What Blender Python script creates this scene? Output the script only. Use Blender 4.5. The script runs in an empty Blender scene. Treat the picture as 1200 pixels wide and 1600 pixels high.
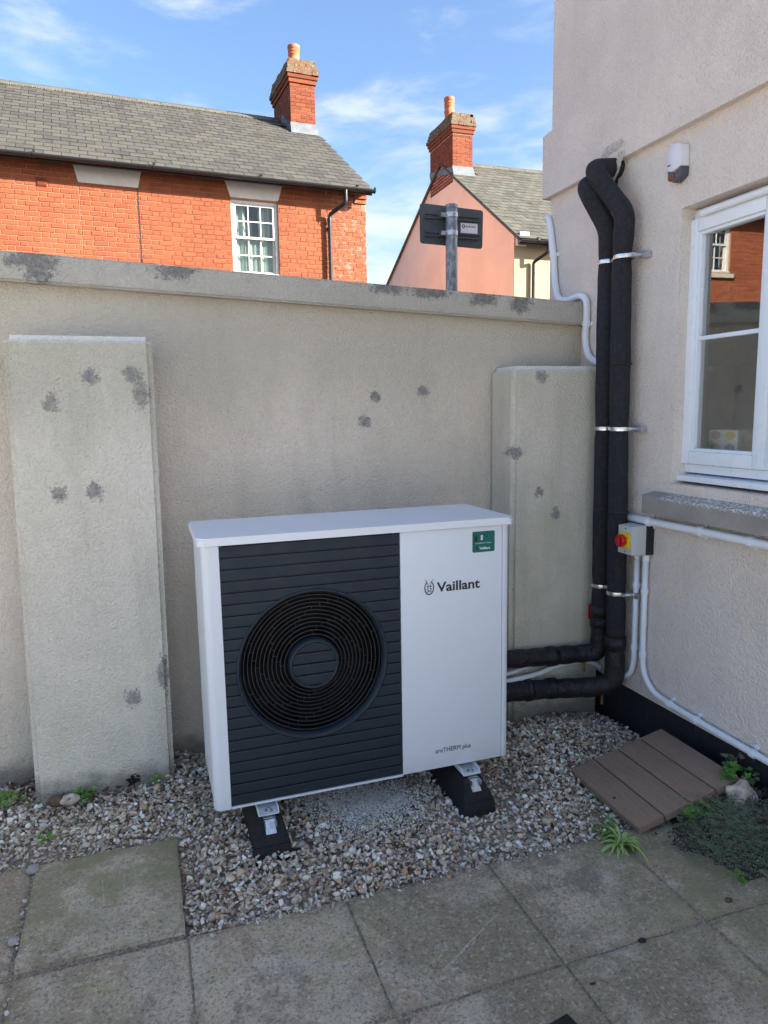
import bpy, bmesh, math, random
import numpy as np
from mathutils import Vector, Matrix, noise as mnoise
random.seed(7); np.random.seed(7)
S = bpy.context.scene
COL = S.collection

# ------------------------------------------------------------------ camera
cd = bpy.data.cameras.new('camera'); cam = bpy.data.objects.new('camera', cd); COL.objects.link(cam)
yaw, pitch, roll = -0.32847, 0.14225, -0.0171
cy, sy, cp, sp = math.cos(yaw), math.sin(yaw), math.cos(pitch), math.sin(pitch)
fw = Vector((-sy*cp, cy*cp, -sp)); r0 = Vector((cy, sy, 0)); u0 = r0.cross(fw)
rr = r0*math.cos(roll) + u0*math.sin(roll); uu = -r0*math.sin(roll) + u0*math.cos(roll)
m = Matrix((rr, uu, -fw)).transposed().to_4x4(); m.translation = Vector((-0.163, -2.279, 1.314))
cam.matrix_world = m
cd.sensor_fit = 'HORIZONTAL'; cd.sensor_width = 36; cd.lens = 36*1112.155/1200
cd.clip_start = .05; cd.clip_end = 600
S.camera = cam
S.render.resolution_x, S.render.resolution_y = 768, 1024

# ------------------------------------------------------------------ light
SUN = Vector((1.35, -1.0, .78)).normalized()          # towards the sun
EXPOSURE = 2.32
SKY_STRENGTH = 0.070
S.view_settings.view_transform = 'Standard'; S.view_settings.look = 'None'
S.view_settings.exposure = EXPOSURE; S.view_settings.gamma = 1; S.view_settings.use_curve_mapping = False
elev = math.asin(SUN.z); rot = math.atan2(SUN.x, SUN.y)
w = bpy.data.worlds.new('World'); S.world = w; w.use_nodes = True
nt = w.node_tree; nt.nodes.clear()
def wn(t, **k):
    n = nt.nodes.new(t)
    for a, b in k.items(): setattr(n, a, b)
    return n
sky = wn('ShaderNodeTexSky', sky_type='NISHITA', sun_disc=False, sun_elevation=elev, sun_rotation=rot, altitude=50, air_density=1.0, dust_density=2.5, ozone_density=4.0)
tc = wn('ShaderNodeTexCoord'); mp = wn('ShaderNodeMapping'); mp.inputs['Scale'].default_value = (1.0, 1.0, 3.6)
mp.inputs['Location'].default_value = (3.1, 1.3, .35)
nt.links.new(tc.outputs['Generated'], mp.inputs[0])
n1 = wn('ShaderNodeTexNoise'); n1.inputs['Scale'].default_value = 4.6; n1.inputs['Detail'].default_value = 9; n1.inputs['Roughness'].default_value = .58; n1.inputs['Distortion'].default_value = .35
nt.links.new(mp.outputs[0], n1.inputs['Vector'])
sx = wn('ShaderNodeSeparateXYZ'); nt.links.new(tc.outputs['Generated'], sx.inputs[0])
mr = wn('ShaderNodeMapRange'); mr.inputs[1].default_value = .22; mr.inputs[2].default_value = .42; mr.inputs[3].default_value = .17; mr.inputs[4].default_value = -.015
nt.links.new(sx.outputs[2], mr.inputs[0])
ad = wn('ShaderNodeMath', operation='ADD'); nt.links.new(n1.outputs[0], ad.inputs[0]); nt.links.new(mr.outputs[0], ad.inputs[1])
cr = wn('ShaderNodeMapRange'); cr.interpolation_type = 'SMOOTHSTEP'; cr.inputs[1].default_value = .48; cr.inputs[2].default_value = .80; cr.inputs[3].default_value = 0; cr.inputs[4].default_value = .72
nt.links.new(ad.outputs[0], cr.inputs[0])
mx = wn('ShaderNodeMix', data_type='RGBA'); nt.links.new(cr.outputs[0], mx.inputs[0]); nt.links.new(sky.outputs[0], mx.inputs[6])
mx.inputs[7].default_value = (3.3, 3.4, 3.5, 1)
bg = wn('ShaderNodeBackground'); bg.inputs[1].default_value = SKY_STRENGTH
nt.links.new(mx.outputs[2], bg.inputs[0])
wo = wn('ShaderNodeOutputWorld'); nt.links.new(bg.outputs[0], wo.inputs[0])
sl = bpy.data.lights.new('sun', 'SUN'); sl.energy = 4.1; sl.angle = math.radians(.53); sl.color = (1, .95, .87)
so = bpy.data.objects.new('sun', sl); COL.objects.link(so); so.rotation_euler = (-SUN).to_track_quat('-Z', 'Y').to_euler()
so.location = (6, -6, 12)

# ------------------------------------------------------------------ materials
class M:
    """small wrapper round a material's node tree"""
    def __init__(s, name, base=(.5, .5, .5), rough=.6, metal=0, spec=.5):
        s.m = bpy.data.materials.new(name); s.m.use_nodes = True; s.t = s.m.node_tree
        s.b = s.t.nodes['Principled BSDF']; s.out = s.t.nodes['Material Output']
        s.b.inputs['Base Color'].default_value = (*base, 1); s.b.inputs['Roughness'].default_value = rough
        s.b.inputs['Metallic'].default_value = metal; s.b.inputs['Specular IOR Level'].default_value = spec
        s.g = s.n('ShaderNodeNewGeometry'); s.pos = s.g.outputs['Position']
    def n(s, t, **k):
        n = s.t.nodes.new(t)
        for a, b in k.items(): setattr(n, a, b)
        return n
    def put(s, sock, v):
        if hasattr(v, 'default_value') or hasattr(v, 'is_linked'): s.t.links.new(v, sock)
        elif isinstance(v, (tuple, list)) and len(v) == 3 and sock.type == 'RGBA': sock.default_value = (*v, 1)
        else: sock.default_value = v
    def math(s, op, a, b=0., clamp=False):
        n = s.n('ShaderNodeMath', operation=op, use_clamp=clamp); s.put(n.inputs[0], a); s.put(n.inputs[1], b); return n.outputs[0]
    def vmath(s, op, a, b=(0, 0, 0)):
        n = s.n('ShaderNodeVectorMath', operation=op); s.put(n.inputs[0], a); s.put(n.inputs[1], b)
        return n.outputs['Value'] if op in ('LENGTH', 'DISTANCE', 'DOT_PRODUCT') else n.outputs[0]
    def noise(s, scale, detail=4, rough=.55, vec=None, stretch=None, dist=0, off=None, color=False):
        n = s.n('ShaderNodeTexNoise'); n.inputs['Scale'].default_value = scale; n.inputs['Detail'].default_value = detail
        n.inputs['Roughness'].default_value = rough; n.inputs['Distortion'].default_value = dist
        v = vec or s.pos
        if stretch: v = s.vmath('MULTIPLY', v, stretch)
        if off: v = s.vmath('ADD', v, off)
        s.t.links.new(v, n.inputs['Vector']); return n.outputs['Color' if color else 'Fac']
    def ramp(s, v, a, b, lo=0., hi=1.):
        n = s.n('ShaderNodeMapRange', interpolation_type='SMOOTHSTEP'); s.put(n.inputs[0], v)
        for i, q in enumerate((a, b, lo, hi)): n.inputs[i+1].default_value = q
        return n.outputs[0]
    def mix(s, f, a, b, mode='MIX'):
        n = s.n('ShaderNodeMix', data_type='RGBA', blend_type=mode); s.put(n.inputs[0], f); s.put(n.inputs[6], a); s.put(n.inputs[7], b); return n.outputs[2]
    def xyz(s, v=None):
        n = s.n('ShaderNodeSeparateXYZ'); s.t.links.new(v or s.pos, n.inputs[0]); return n.outputs
    def color(s, v): s.put(s.b.inputs['Base Color'], v)
    def rough(s, v): s.put(s.b.inputs['Roughness'], v)
    def bump(s, h, dist=.002, strength=1.):
        n = s.n('ShaderNodeBump'); n.inputs['Distance'].default_value = dist; n.inputs['Strength'].default_value = strength
        s.put(n.inputs['Height'], h)
        if s.b.inputs['Normal'].is_linked: s.t.links.new(s.b.inputs['Normal'].links[0].from_socket, n.inputs['Normal'])
        s.t.links.new(n.outputs[0], s.b.inputs['Normal'])
    def patches(s, base, lst, col):
        """irregular filler smears: (centre, (rx, ry, rz))"""
        wob = s.vmath('SUBTRACT', s.noise(38, 4, .7, color=True), (.5, .5, .5))
        wob2 = s.vmath('SUBTRACT', s.noise(150, 2, .6, color=True), (.5, .5, .5))
        acc = None
        for c, r in lst:
            p = s.vmath('SUBTRACT', s.pos, tuple(c)); p = s.vmath('MULTIPLY', p, (1/r[0], 1/r[1], 1/r[2]))
            p = s.vmath('ADD', p, s.vmath('MULTIPLY', wob, (2.2,)*3)); p = s.vmath('ADD', p, s.vmath('MULTIPLY', wob2, (1.3,)*3))
            d = s.ramp(s.vmath('LENGTH', p), .62, 1.12, 1, 0)
            acc = d if acc is None else s.math('MAXIMUM', acc, d)
        amt = s.ramp(s.noise(55, 5, .75), .3, .62, .6, .97)
        return s.mix(s.math('MULTIPLY', acc, amt), base, s.mix(s.ramp(s.noise(90, 3), .35, .65), col, tuple(x*1.35 for x in col))), acc

def simple(name, base, rough=.5, metal=0, var=.12, scale=20, bump=0, bscale=200, spec=.5):
    k = M(name, base, rough, metal, spec)
    v = k.noise(scale, 5, .6)
    k.color(k.mix(k.ramp(v, .3, .75), tuple(c*(1-var) for c in base), tuple(min(1, c*(1+var)) for c in base)))
    k.rough(k.ramp(k.noise(scale*2.3, 3), .3, .7, max(.02, rough-.08), min(1, rough+.08)))
    if bump: k.bump(k.noise(bscale, 3), bump)
    return k.m

def render_mat(name, base, patches=(), green=0., stain=0., streak=0., top=None, patch_col=(.2, .2, .195), grit=1., cap=False):
    k = M(name, base, .92, spec=.2)
    c1 = tuple(x*.88 for x in base); c2 = tuple(min(1, x*1.07) for x in base)
    col = k.mix(k.ramp(k.noise(1.6, 5, .6), .3, .7), c1, c2)
    col = k.mix(k.math('MULTIPLY', k.ramp(k.noise(260, 2, .6), .35, .7), .18), col, tuple(x*.66 for x in base))
    col = k.mix(k.math('MULTIPLY', k.ramp(k.noise(115, 3, .6, off=(2, 3, 1)), .44, .60), .20), col, tuple(min(.9, x*1.18) for x in base))
    col = k.mix(k.math('MULTIPLY', k.ramp(k.noise(115, 3, .6, off=(2, 3, 1)), .50, .36), .10), col, tuple(x*.6 for x in base))
    # vertical rain streaks
    if streak:
        st = k.ramp(k.noise(7, 5, .62, stretch=(1, 1, .13), off=(3, 1, 0)), .48, .74)
        col = k.mix(k.math('MULTIPLY', st, streak), col, (base[0]*.62, base[1]*.66, base[2]*.62))
    if green:
        gm = k.ramp(k.noise(2.1, 5, .6, off=(9, 4, 2)), .44, .74)
        col = k.mix(k.math('MULTIPLY', gm, green), col, (base[0]*.66, base[1]*.76, base[2]*.56))
    if stain:
        sm = k.ramp(k.noise(5.5, 6, .68, off=(1, 7, 5)), .52, .8)
        col = k.mix(k.math('MULTIPLY', sm, stain), col, tuple(x*.5 for x in base))
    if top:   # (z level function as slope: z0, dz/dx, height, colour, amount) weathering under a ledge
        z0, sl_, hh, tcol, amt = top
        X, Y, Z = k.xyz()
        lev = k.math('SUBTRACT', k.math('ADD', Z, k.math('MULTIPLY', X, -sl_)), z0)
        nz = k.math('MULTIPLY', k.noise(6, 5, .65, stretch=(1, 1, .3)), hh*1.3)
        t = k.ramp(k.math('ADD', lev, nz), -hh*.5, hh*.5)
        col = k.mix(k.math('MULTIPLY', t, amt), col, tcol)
    if cap:  # chalky worn rim, with skylight on the rounded edge painted into its white
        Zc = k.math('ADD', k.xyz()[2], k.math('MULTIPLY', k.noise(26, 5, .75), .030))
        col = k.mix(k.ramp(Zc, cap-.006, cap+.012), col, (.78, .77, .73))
    pm = None
    if patches:
        col, pm = k.patches(col, patches, patch_col)
    # splash dirt close to the ground, broken up
    X, Y, Z = k.xyz()
    dz = k.math('ADD', Z, k.math('MULTIPLY', k.noise(16, 5, .7), -.12))
    col = k.mix(k.math('MULTIPLY', k.ramp(dz, -.16, -.06, 1, 0), .7), col, (.1, .1, .08))
    k.color(col)
    h = k.noise(190, 3, .6); v = k.n('ShaderNodeTexVoronoi', feature='SMOOTH_F1'); v.inputs['Scale'].default_value = 125
    k.t.links.new(k.vmath('ADD', k.pos, k.vmath('MULTIPLY', k.noise(60, 2, color=True), (.006,)*3)), v.inputs['Vector'])
    hh = k.math('ADD', k.math('MULTIPLY', h, .9), k.math('MULTIPLY', v.outputs['Distance'], -.9))
    if pm is not None: hh = k.math('MULTIPLY', hh, k.ramp(pm, 0, 1, 1, .35))
    k.bump(hh, .0085*grit, .9)
    return k.m

def P(c, rx, rz=None): return (c, (rx*.9, .12, (rz or rx)*.9))
MAT = {}
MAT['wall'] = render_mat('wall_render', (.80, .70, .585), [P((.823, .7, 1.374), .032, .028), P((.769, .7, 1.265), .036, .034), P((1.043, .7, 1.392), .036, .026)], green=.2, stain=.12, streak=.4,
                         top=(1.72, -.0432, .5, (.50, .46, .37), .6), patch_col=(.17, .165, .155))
MAT['pilaster_left'] = render_mat('pilaster_render', (.80, .745, .645), [P((-.445, .49, 1.362), .035, .045), P((-.316, .49, 1.45), .038, .04), P((-.17, .49, 1.457), .036, .04), P((-.145, .49, 1.39), .034, .058),
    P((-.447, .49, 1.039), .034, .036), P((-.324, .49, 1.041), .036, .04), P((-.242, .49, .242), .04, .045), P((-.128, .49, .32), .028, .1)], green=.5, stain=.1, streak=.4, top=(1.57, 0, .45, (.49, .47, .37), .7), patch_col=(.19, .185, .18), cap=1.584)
MAT['pilaster_right'] = render_mat('pilaster_render_right', (.80, .735, .62), [P((1.519, .49, 1.448), .036, .035), P((1.399, .49, 1.117), .036, .034), P((1.514, .49, .941), .03, .03), P((1.602, .49, .84), .03, .032)],
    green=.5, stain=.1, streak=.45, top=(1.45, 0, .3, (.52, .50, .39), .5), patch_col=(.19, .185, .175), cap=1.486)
MAT['coping'] = render_mat('coping_render', (.56, .52, .45), [P((-.467, .65, 1.85), .07, .09), P((-.5, .65, 1.87), .12, .035), P((.011, .65, 1.855), .1, .04), P((.875, .65, 1.822), .1, .03), P((1.071, .65, 1.812), .125, .033), P((1.322, .65, 1.795), .085, .042), P((1.502, .65, 1.778), .07, .05)],
    green=.3, stain=.4, streak=.35, patch_col=(.13, .13, .125))
MAT['building'] = render_mat('building_render', (.86, .76, .68), green=.0, stain=.05, streak=.16)
def plinth():
    k = M('black_plinth_paint', (.02, .022, .03), .55)
    f = k.ramp(k.noise(18, 6, .7, stretch=(1, 1, .4)), .58, .72)
    k.color(k.mix(k.math('MULTIPLY', f, .5), (.016, .018, .026), (.12, .12, .12))); k.bump(k.noise(60, 4), .004); return k.m
MAT['plinth'] = plinth()
def paint(name, base, rough=.35, dirt=.15):
    k = M(name, base, rough)
    d = k.ramp(k.noise(9, 6, .7), .5, .8); sp_ = k.ramp(k.noise(330, 2, .5), .7, .76)
    X, Y, Z = k.xyz(); lowm = k.ramp(k.math('ADD', Z, k.math('MULTIPLY', k.noise(20, 5, .7), .14)), .16, .02)
    c = k.mix(k.math('MULTIPLY', d, dirt), base, tuple(x*.78 for x in base)); c = k.mix(k.math('MULTIPLY', lowm, dirt*1.6), c, (base[0]*.55, base[1]*.5, base[2]*.43)); c = k.mix(k.math('MULTIPLY', sp_, dirt*1.5), c, tuple(x*.4 for x in base))
    k.color(c); k.rough(k.ramp(k.noise(14, 4), .3, .7, rough-.05, rough+.12)); k.bump(k.noise(700, 2), .0002, .5); return k.m
MAT['white_metal'] = paint('white_powder_coat', (.74, .78, .83), .38)
MAT['lid_metal'] = paint('lid_powder_coat', (.80, .83, .87), .34, .25)
MAT['dark_plastic'] = paint('anthracite_plastic', (.009, .019, .030), .55, .35)
MAT['black_plastic'] = simple('black_plastic', (.011, .012, .017), .45)
MAT['ring_plastic'] = simple('grille_plastic', (.026, .026, .033), .42)
MAT['black_hollow'] = simple('black_hollow', (.004, .004, .005), .9)
MAT['rubber'] = simple('recycled_rubber', (.012, .012, .014), .85, bump=.003, bscale=140)
MAT['galv'] = simple('galvanised_steel', (.55, .57, .6), .35, .9, var=.25, scale=60)
MAT['zinc'] = simple('zinc_plate', (.72, .74, .76), .28, .95, var=.2, scale=60)
def foam():
    k = M('foam_insulation', (.02, .02, .025), .9)
    a = k.ramp(k.noise(55, 5, .7), .35, .75)
    k.color(k.mix(a, (.011, .012, .017), (.028, .028, .034)))
    sp_ = k.ramp(k.noise(240, 2, .5), .74, .78); k.color(k.mix(sp_, k.b.inputs['Base Color'].links[0].from_socket, (.2, .2, .2)))
    k.bump(k.noise(9, 3), .008, .6); k.bump(k.noise(260, 3), .0012); return k.m
MAT['foam'] = foam()
def tape():
    k = M('black_tape', (.014, .014, .018), .46)
    k.bump(k.noise(34, 5, .65, dist=.8), .012, .9)
    sp_ = k.ramp(k.noise(200, 2, .5), .7, .74); k.color(k.mix(sp_, (.013, .013, .017), (.22, .22, .24))); return k.m
MAT['tape'] = tape()
MAT['pvc'] = paint('white_conduit', (.78, .82, .87), .4, .2)
MAT['upvc'] = paint('white_upvc', (.78, .83, .88), .3, .1)
MAT['grey_box'] = paint('grey_switch_box', (.52, .54, .55), .4, .1)
MAT['red'] = simple('red_plastic', (.5, .01, .015), .35, var=.1)
MAT['yellow'] = simple('yellow_plastic', (.8, .55, .01), .4, var=.05)
MAT['green'] = simple('green_sticker', (.0, .13, .1), .35, var=.04)
MAT['print_white'] = simple('white_print', (.75, .78, .78), .5, var=.03)
MAT['print_dark'] = simple('dark_metal_print', (.035, .035, .04), .35, .2, var=.3, scale=60)
MAT['print_black'] = simple('black_print', (.012, .012, .012), .5)
MAT['purple'] = simple('purple_print', (.1, .04, .25), .5)
MAT['sign_grey'] = simple('sign_back_grey', (.06, .075, .085), .55, var=.1)
def postmat():
    k = M('galvanised_post', (.4, .42, .44), .5, .45)
    k.color(k.mix(k.ramp(k.noise(55, 3, .6, stretch=(1, 1, .5)), .42, .62), (.2, .215, .235), (.36, .38, .41))); return k.m
MAT['post'] = postmat()
MAT['brass'] = simple('brass', (.5, .33, .12), .35, .9)
MAT['copper'] = simple('dull_copper', (.3, .17, .08), .45, .8)

def brickmat(name, hi, lo, lich=0., white=False):
    k = M(name, hi, .85, spec=.25)
    oi = k.n('ShaderNodeObjectInfo')
    r = k.math('FRACT', k.math('ADD', k.math('MULTIPLY', oi.outputs['Random'], 7.3), k.g.outputs['Random Per Island']))
    c = k.mix(r, lo, hi)
    c = k.mix(k.math('MULTIPLY', k.ramp(k.noise(45, 5, .7), .4, .8), .25), c, tuple(x*.6 for x in lo))
    c = k.mix(k.math('MULTIPLY', k.ramp(k.noise(.9, 3, .6), .4, .7), .35), c, (hi[0]*1.1, hi[1]*1.25, hi[2]*1.2))
    if lich:
        c = k.mix(k.math('MULTIPLY', k.ramp(k.noise(11, 6, .7), .36, .6), lich), c, (.12, .105, .065))
        c = k.mix(k.math('MULTIPLY', k.ramp(k.noise(26, 5, .7, off=(4, 4, 4)), .56, .66), lich), c, (.28, .265, .2))
    if white:
        X, Y, Z = k.xyz()
        f = k.math('MULTIPLY', k.ramp(X, 3.05, 3.5), k.ramp(k.noise(9, 6, .75), .5, .8))
        c = k.mix(k.math('MULTIPLY', f, .75), c, (.6, .42, .35))
    k.color(c); k.bump(k.noise(110, 4, .7), .004); return k.m
MAT['brick'] = brickmat('orange_red_brick', (.255, .072, .030), (.195, .052, .023), white=True)
MAT['brick_dark'] = brickmat('chimney_brick', (.21, .055, .023), (.14, .033, .014))
MAT['brick_lichen'] = brickmat('lichened_chimney_cap', (.17, .058, .028), (.12, .04, .02), lich=.95)
def mortar():
    k = M('peach_mortar', (.5, .3, .18), .95, spec=.1)
    c = k.mix(k.ramp(k.noise(30, 4), .3, .7), (.31, .14, .08), (.36, .19, .12))
    X, Y, Z = k.xyz(); f = k.math('MULTIPLY', k.ramp(X, 3.05, 3.4), k.ramp(k.noise(7, 5, .7), .3, .6))
    k.color(k.mix(k.math('MULTIPLY', f, .5), c, (.6, .45, .36))); k.bump(k.noise(150, 3), .003); return k.m
MAT['mortar'] = mortar()
def slatemat(name, a, b, warm=(.2, .19, .15)):
    k = M(name, a, .75, spec=.35)
    oi = k.n('ShaderNodeObjectInfo')
    r = k.math('FRACT', k.math('ADD', k.math('MULTIPLY', oi.outputs['Random'], 7.3), k.g.outputs['Random Per Island']))
    c = k.mix(r, a, b)
    c = k.mix(k.math('MULTIPLY', k.ramp(k.noise(6, 6, .7), .42, .72), .55), c, warm)
    c = k.mix(k.math('MULTIPLY', k.ramp(k.noise(24, 5, .75, off=(3, 3, 3)), .6, .7), .5), c, (.18, .17, .13))
    c = k.mix(k.math('MULTIPLY', k.ramp(k.noise(3, 4, .6, stretch=(1, .3, .3), off=(3, 8, 3)), .6, .75), .6), c, (.04, .034, .028))
    k.color(c); k.bump(k.noise(60, 4, .7), .004); return k.m
MAT['slate'] = slatemat('grey_slate', (.045, .042, .037), (.075, .070, .06), (.10, .087, .062))
MAT['slate_pink_house'] = slatemat('mossy_grey_slate', (.058, .055, .046), (.10, .093, .075), (.13, .12, .08))
MAT['ridge'] = slatemat('ridge_tile_clay', (.08, .075, .06), (.12, .11, .085), (.16, .14, .1))
MAT['lead'] = simple('lead_flashing', (.12, .13, .14), .6, .1, var=.2, scale=7)
MAT['terracotta'] = simple('terracotta', (.42, .12, .05), .7, var=.25, scale=14)
MAT['black_gutter'] = simple('black_gutter', (.014, .014, .015), .32)
MAT['fascia'] = simple('black_fascia', (.01, .01, .011), .5)
MAT['lintel'] = simple('grey_lintel_paint', (.55, .52, .48), .8, var=.08, scale=5)
MAT['cream_stone'] = simple('cream_sill', (.4, .37, .29), .8)
MAT['sash_white'] = simple('sash_paint', (.5, .485, .46), .45, var=.04)
MAT['curtain'] = simple('curtain_cloth', (.42, .47, .40), .9, var=.12, scale=9)
MAT['room_dark'] = simple('dark_room', (.03, .033, .035), .9)
MAT['room_wall'] = simple('room_wall', (.13, .19, .19), .9)
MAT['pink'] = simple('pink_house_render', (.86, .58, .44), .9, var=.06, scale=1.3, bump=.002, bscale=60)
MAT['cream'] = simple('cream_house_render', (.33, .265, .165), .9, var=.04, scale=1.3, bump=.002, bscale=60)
MAT['lime'] = simple('mortar_ring', (.55, .5, .44), .95, var=.3, scale=60, bump=.006, bscale=90)
MAT['amber'] = simple('amber_lens', (.3, .10, .04), .25, var=.1)
MAT['sounder_white'] = simple('sounder_white', (.68, .68, .72), .4, var=.04)
MAT['sounder_grey'] = simple('sounder_smoke', (.07, .07, .09), .3)
MAT['cardboard'] = simple('brown_box', (.30, .18, .10), .85)
MAT['pattern_white'] = simple('white_card', (.7, .7, .62), .7)
MAT['oval_yellow'] = simple('mustard_print', (.55, .38, .05), .7)
MAT['oval_pink'] = simple('dusty_pink_print', (.45, .28, .25), .7)
MAT['oval_grey'] = simple('grey_print', (.28, .3, .34), .7)
def glass(name, refl=.16, tint=(.8, .84, .84)):
    k = M(name); t = k.n('ShaderNodeBsdfTransparent'); t.inputs[0].default_value = (*tint, 1)
    gl = k.n('ShaderNodeBsdfGlossy'); gl.inputs['Roughness'].default_value = .0; gl.inputs['Color'].default_value = (1, 1, 1, 1)
    lw = k.n('ShaderNodeLayerWeight')
    f = k.math('ADD', k.math('MULTIPLY', k.math('POWER', lw.outputs['Facing'], 3.), .9), refl, clamp=True)
    mxs = k.n('ShaderNodeMixShader'); k.put(mxs.inputs[0], f); k.t.links.new(t.outputs[0], mxs.inputs[1]); k.t.links.new(gl.outputs[0], mxs.inputs[2])
    k.t.links.new(mxs.outputs[0], k.out.inputs[0]); return k.m
MAT['glass'] = glass('double_glazing', .13, (.97, .99, .98))
MAT['glass_house'] = glass('sash_glass', .03)
def slabmat():
    k = M('concrete_slab', (.4, .36, .3), .9, spec=.2)
    oi = k.n('ShaderNodeObjectInfo')
    c = k.mix(oi.outputs['Random'], (.53, .445, .33), (.62, .53, .40))
    c = k.mix(k.math('MULTIPLY', k.ramp(k.noise(3.4, 6, .7), .42, .66), .65), c, (.26, .225, .17))
    X, Y, Z = k.xyz()
    c = k.mix(k.math('MULTIPLY', k.ramp(k.noise(5.5, 6, .7, off=(5, 0, 0)), .47, .66), .5), c, (.42, .38, .20))
    c = k.mix(k.math('MULTIPLY', k.ramp(k.noise(2.1, 6, .75, off=(1, 9, 0)), .50, .60), .8), c, (.24, .205, .165))
    c = k.mix(k.math('MULTIPLY', k.ramp(k.noise(1.7, 7, .75, off=(4, 4, 0), dist=.6), .47, .57), .75), c, (.31, .265, .17))
    c = k.mix(k.math('MULTIPLY', k.ramp(k.noise(2.6, 7, .75, off=(8, 2, 0), dist=.8), .52, .64), .6), c, (.56, .51, .42))
    c = k.mix(k.math('MULTIPLY', k.ramp(k.noise(3.1, 7, .78, off=(3, 9, 0), dist=.8), .54, .62), .7), c, (.42, .31, .22))
    c = k.mix(k.math('MULTIPLY', k.ramp(k.noise(70, 6, .8), .52, .64), .5), c, (.78, .73, .63))
    c = k.mix(k.math('MULTIPLY', k.ramp(k.noise(110, 5, .8, off=(2, 2, 2)), .50, .62), .75), c, (.14, .12, .095))
    c = k.mix(k.math('MULTIPLY', k.ramp(k.noise(22, 6, .8, off=(2, 5, 2)), .56, .68), .5), c, (.17, .15, .125))
    c = k.mix(k.math('MULTIPLY', k.ramp(k.noise(34, 6, .85, off=(7, 7, 0), stretch=(1, .5, 1), dist=1.6), .625, .67), .8), c, (.72, .70, .66))
    c = k.mix(k.math('MULTIPLY', k.ramp(k.noise(9, 7, .85, off=(1, 3, 0), dist=2.5), .64, .67), .75), c, (.68, .68, .67))
    gr = k.math('MULTIPLY', k.math('MULTIPLY', k.ramp(X, -.6, -.5), k.ramp(X, -.13, -.09, 1, 0)), k.ramp(Y, -.42, -.1))
    g2 = k.math('MULTIPLY', k.ramp(X, .9, 1.3), k.ramp(Y, -1.3, -.7))
    c = k.mix(k.math('MULTIPLY', k.math('MAXIMUM', gr, k.math('MULTIPLY', g2, .8)), k.ramp(k.noise(7, 6, .7), .36, .64, 0, .85)), c, (.26, .26, .14))
    ea = k.n('ShaderNodeAttribute', attribute_name='edge')
    em = k.ramp(k.math('ADD', ea.outputs['Fac'], k.math('MULTIPLY', k.math('SUBTRACT', k.noise(24, 5, .75), .5), 1.3)), .75, 1.35)
    c = k.mix(k.math('MULTIPLY', em, .6), c, k.mix(k.ramp(k.noise(3, 3), .45, .6), (.17, .14, .105), (.16, .17, .08)))
    # hairline scratches
    for (x_, y_, dx, dy, L) in ((.61, -.6875, .858, .514, .145), (-.351, -.135, -.06, 1, .07), (.715, -.52, .55, .83, .035)):
        p = k.vmath('SUBTRACT', k.pos, (x_, y_, G_)); u_ = k.vmath('DOT_PRODUCT', p, (dx, dy, 0)); v_ = k.math('ABSOLUTE', k.math('ADD', k.vmath('DOT_PRODUCT', p, (-dy, dx, 0)), k.math('MULTIPLY', k.math('SUBTRACT', k.noise(14, 3), .5), .02)))
        msk = k.math('MULTIPLY', k.ramp(v_, .0005, .0014, 1, 0), k.ramp(k.math('ABSOLUTE', u_), L*.9, L, 1, 0)); c = k.mix(k.math('MULTIPLY', k.math('MULTIPLY', msk, k.ramp(k.noise(80, 3), .35, .55)), .75), c, (.7, .66, .58))
    k.color(c)
    k.bump(k.noise(9, 6, .7), .008, .6); k.bump(k.noise(100, 5, .8), .0045, 1.); return k.m
G_ = -.125
MAT['slab'] = slabmat()
def jointmat():
    k = M('gritty_joint', (.1, .085, .065), .95)
    k.color(k.mix(k.ramp(k.noise(150, 4, .7), .4, .65), (.16, .13, .10), (.42, .35, .27))); k.bump(k.noise(150, 3), .006); return k.m
MAT['joint'] = jointmat()
MAT['fines'] = simple('gravel_fines', (.30, .25, .20), .95, var=.4, scale=120, bump=.006, bscale=150)
MAT['soil'] = simple('dark_soil', (.08, .065, .052), .97, var=.5, scale=80, bump=.012, bscale=60)
MAT['bounce_yard'] = simple('pale_bounce_concrete', (.56, .50, .42), .9, var=.12, scale=3, bump=.003, bscale=90)  # tone kept pale so the unseen ground bounces more sunlight
MAT['asphalt'] = simple('asphalt', (.055, .055, .057), .9, var=.2, scale=30)
def deckmat():
    k = M('brown_composite_deck', (.12, .08, .065), .7)
    oi = k.n('ShaderNodeObjectInfo')
    c = k.mix(oi.outputs['Random'], (.29, .205, .148), (.26, .17, .125))
    c = k.mix(k.math('MULTIPLY', k.ramp(k.noise(120, 4, .7, stretch=(1, .08, 1)), .45, .65), .45), c, (.17, .12, .09))
    c = k.mix(k.math('MULTIPLY', k.ramp(k.noise(220, 3, .7), .5, .7), .5), c, (.40, .33, .27))
    c = k.mix(k.math('MULTIPLY', k.ramp(k.noise(6, 5, .7), .5, .75), .4), c, (.16, .12, .1))
    c = k.mix(k.ramp(k.noise(17, 6, .8, off=(1.7, 1, 0)), .70, .73), c, (.4, .38, .36))
    k.color(c); k.bump(k.noise(240, 3), .001); return k.m
MAT['deck'] = deckmat()
def stonemat():
    k = M('flint_gravel', (.4, .35, .3), .65, spec=.35)
    a = k.n('ShaderNodeVertexColor', layer_name='stone_color')
    c = k.mix(k.math('MULTIPLY', k.ramp(k.noise(130, 4, .7), .4, .7), .35), a.outputs[0], k.mix(.5, a.outputs[0], (.13, .10, .075)))
    k.color(c); k.bump(k.noise(300, 3, .7), .0012); return k.m
MAT['gravel'] = stonemat()
MAT['rock'] = simple('pale_rock', (.6, .5, .41), .9, var=.4, scale=22, bump=.01, bscale=50)
MAT['pebble_grey'] = simple('grey_pebble', (.36, .34, .33), .7, bump=.003)
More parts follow.
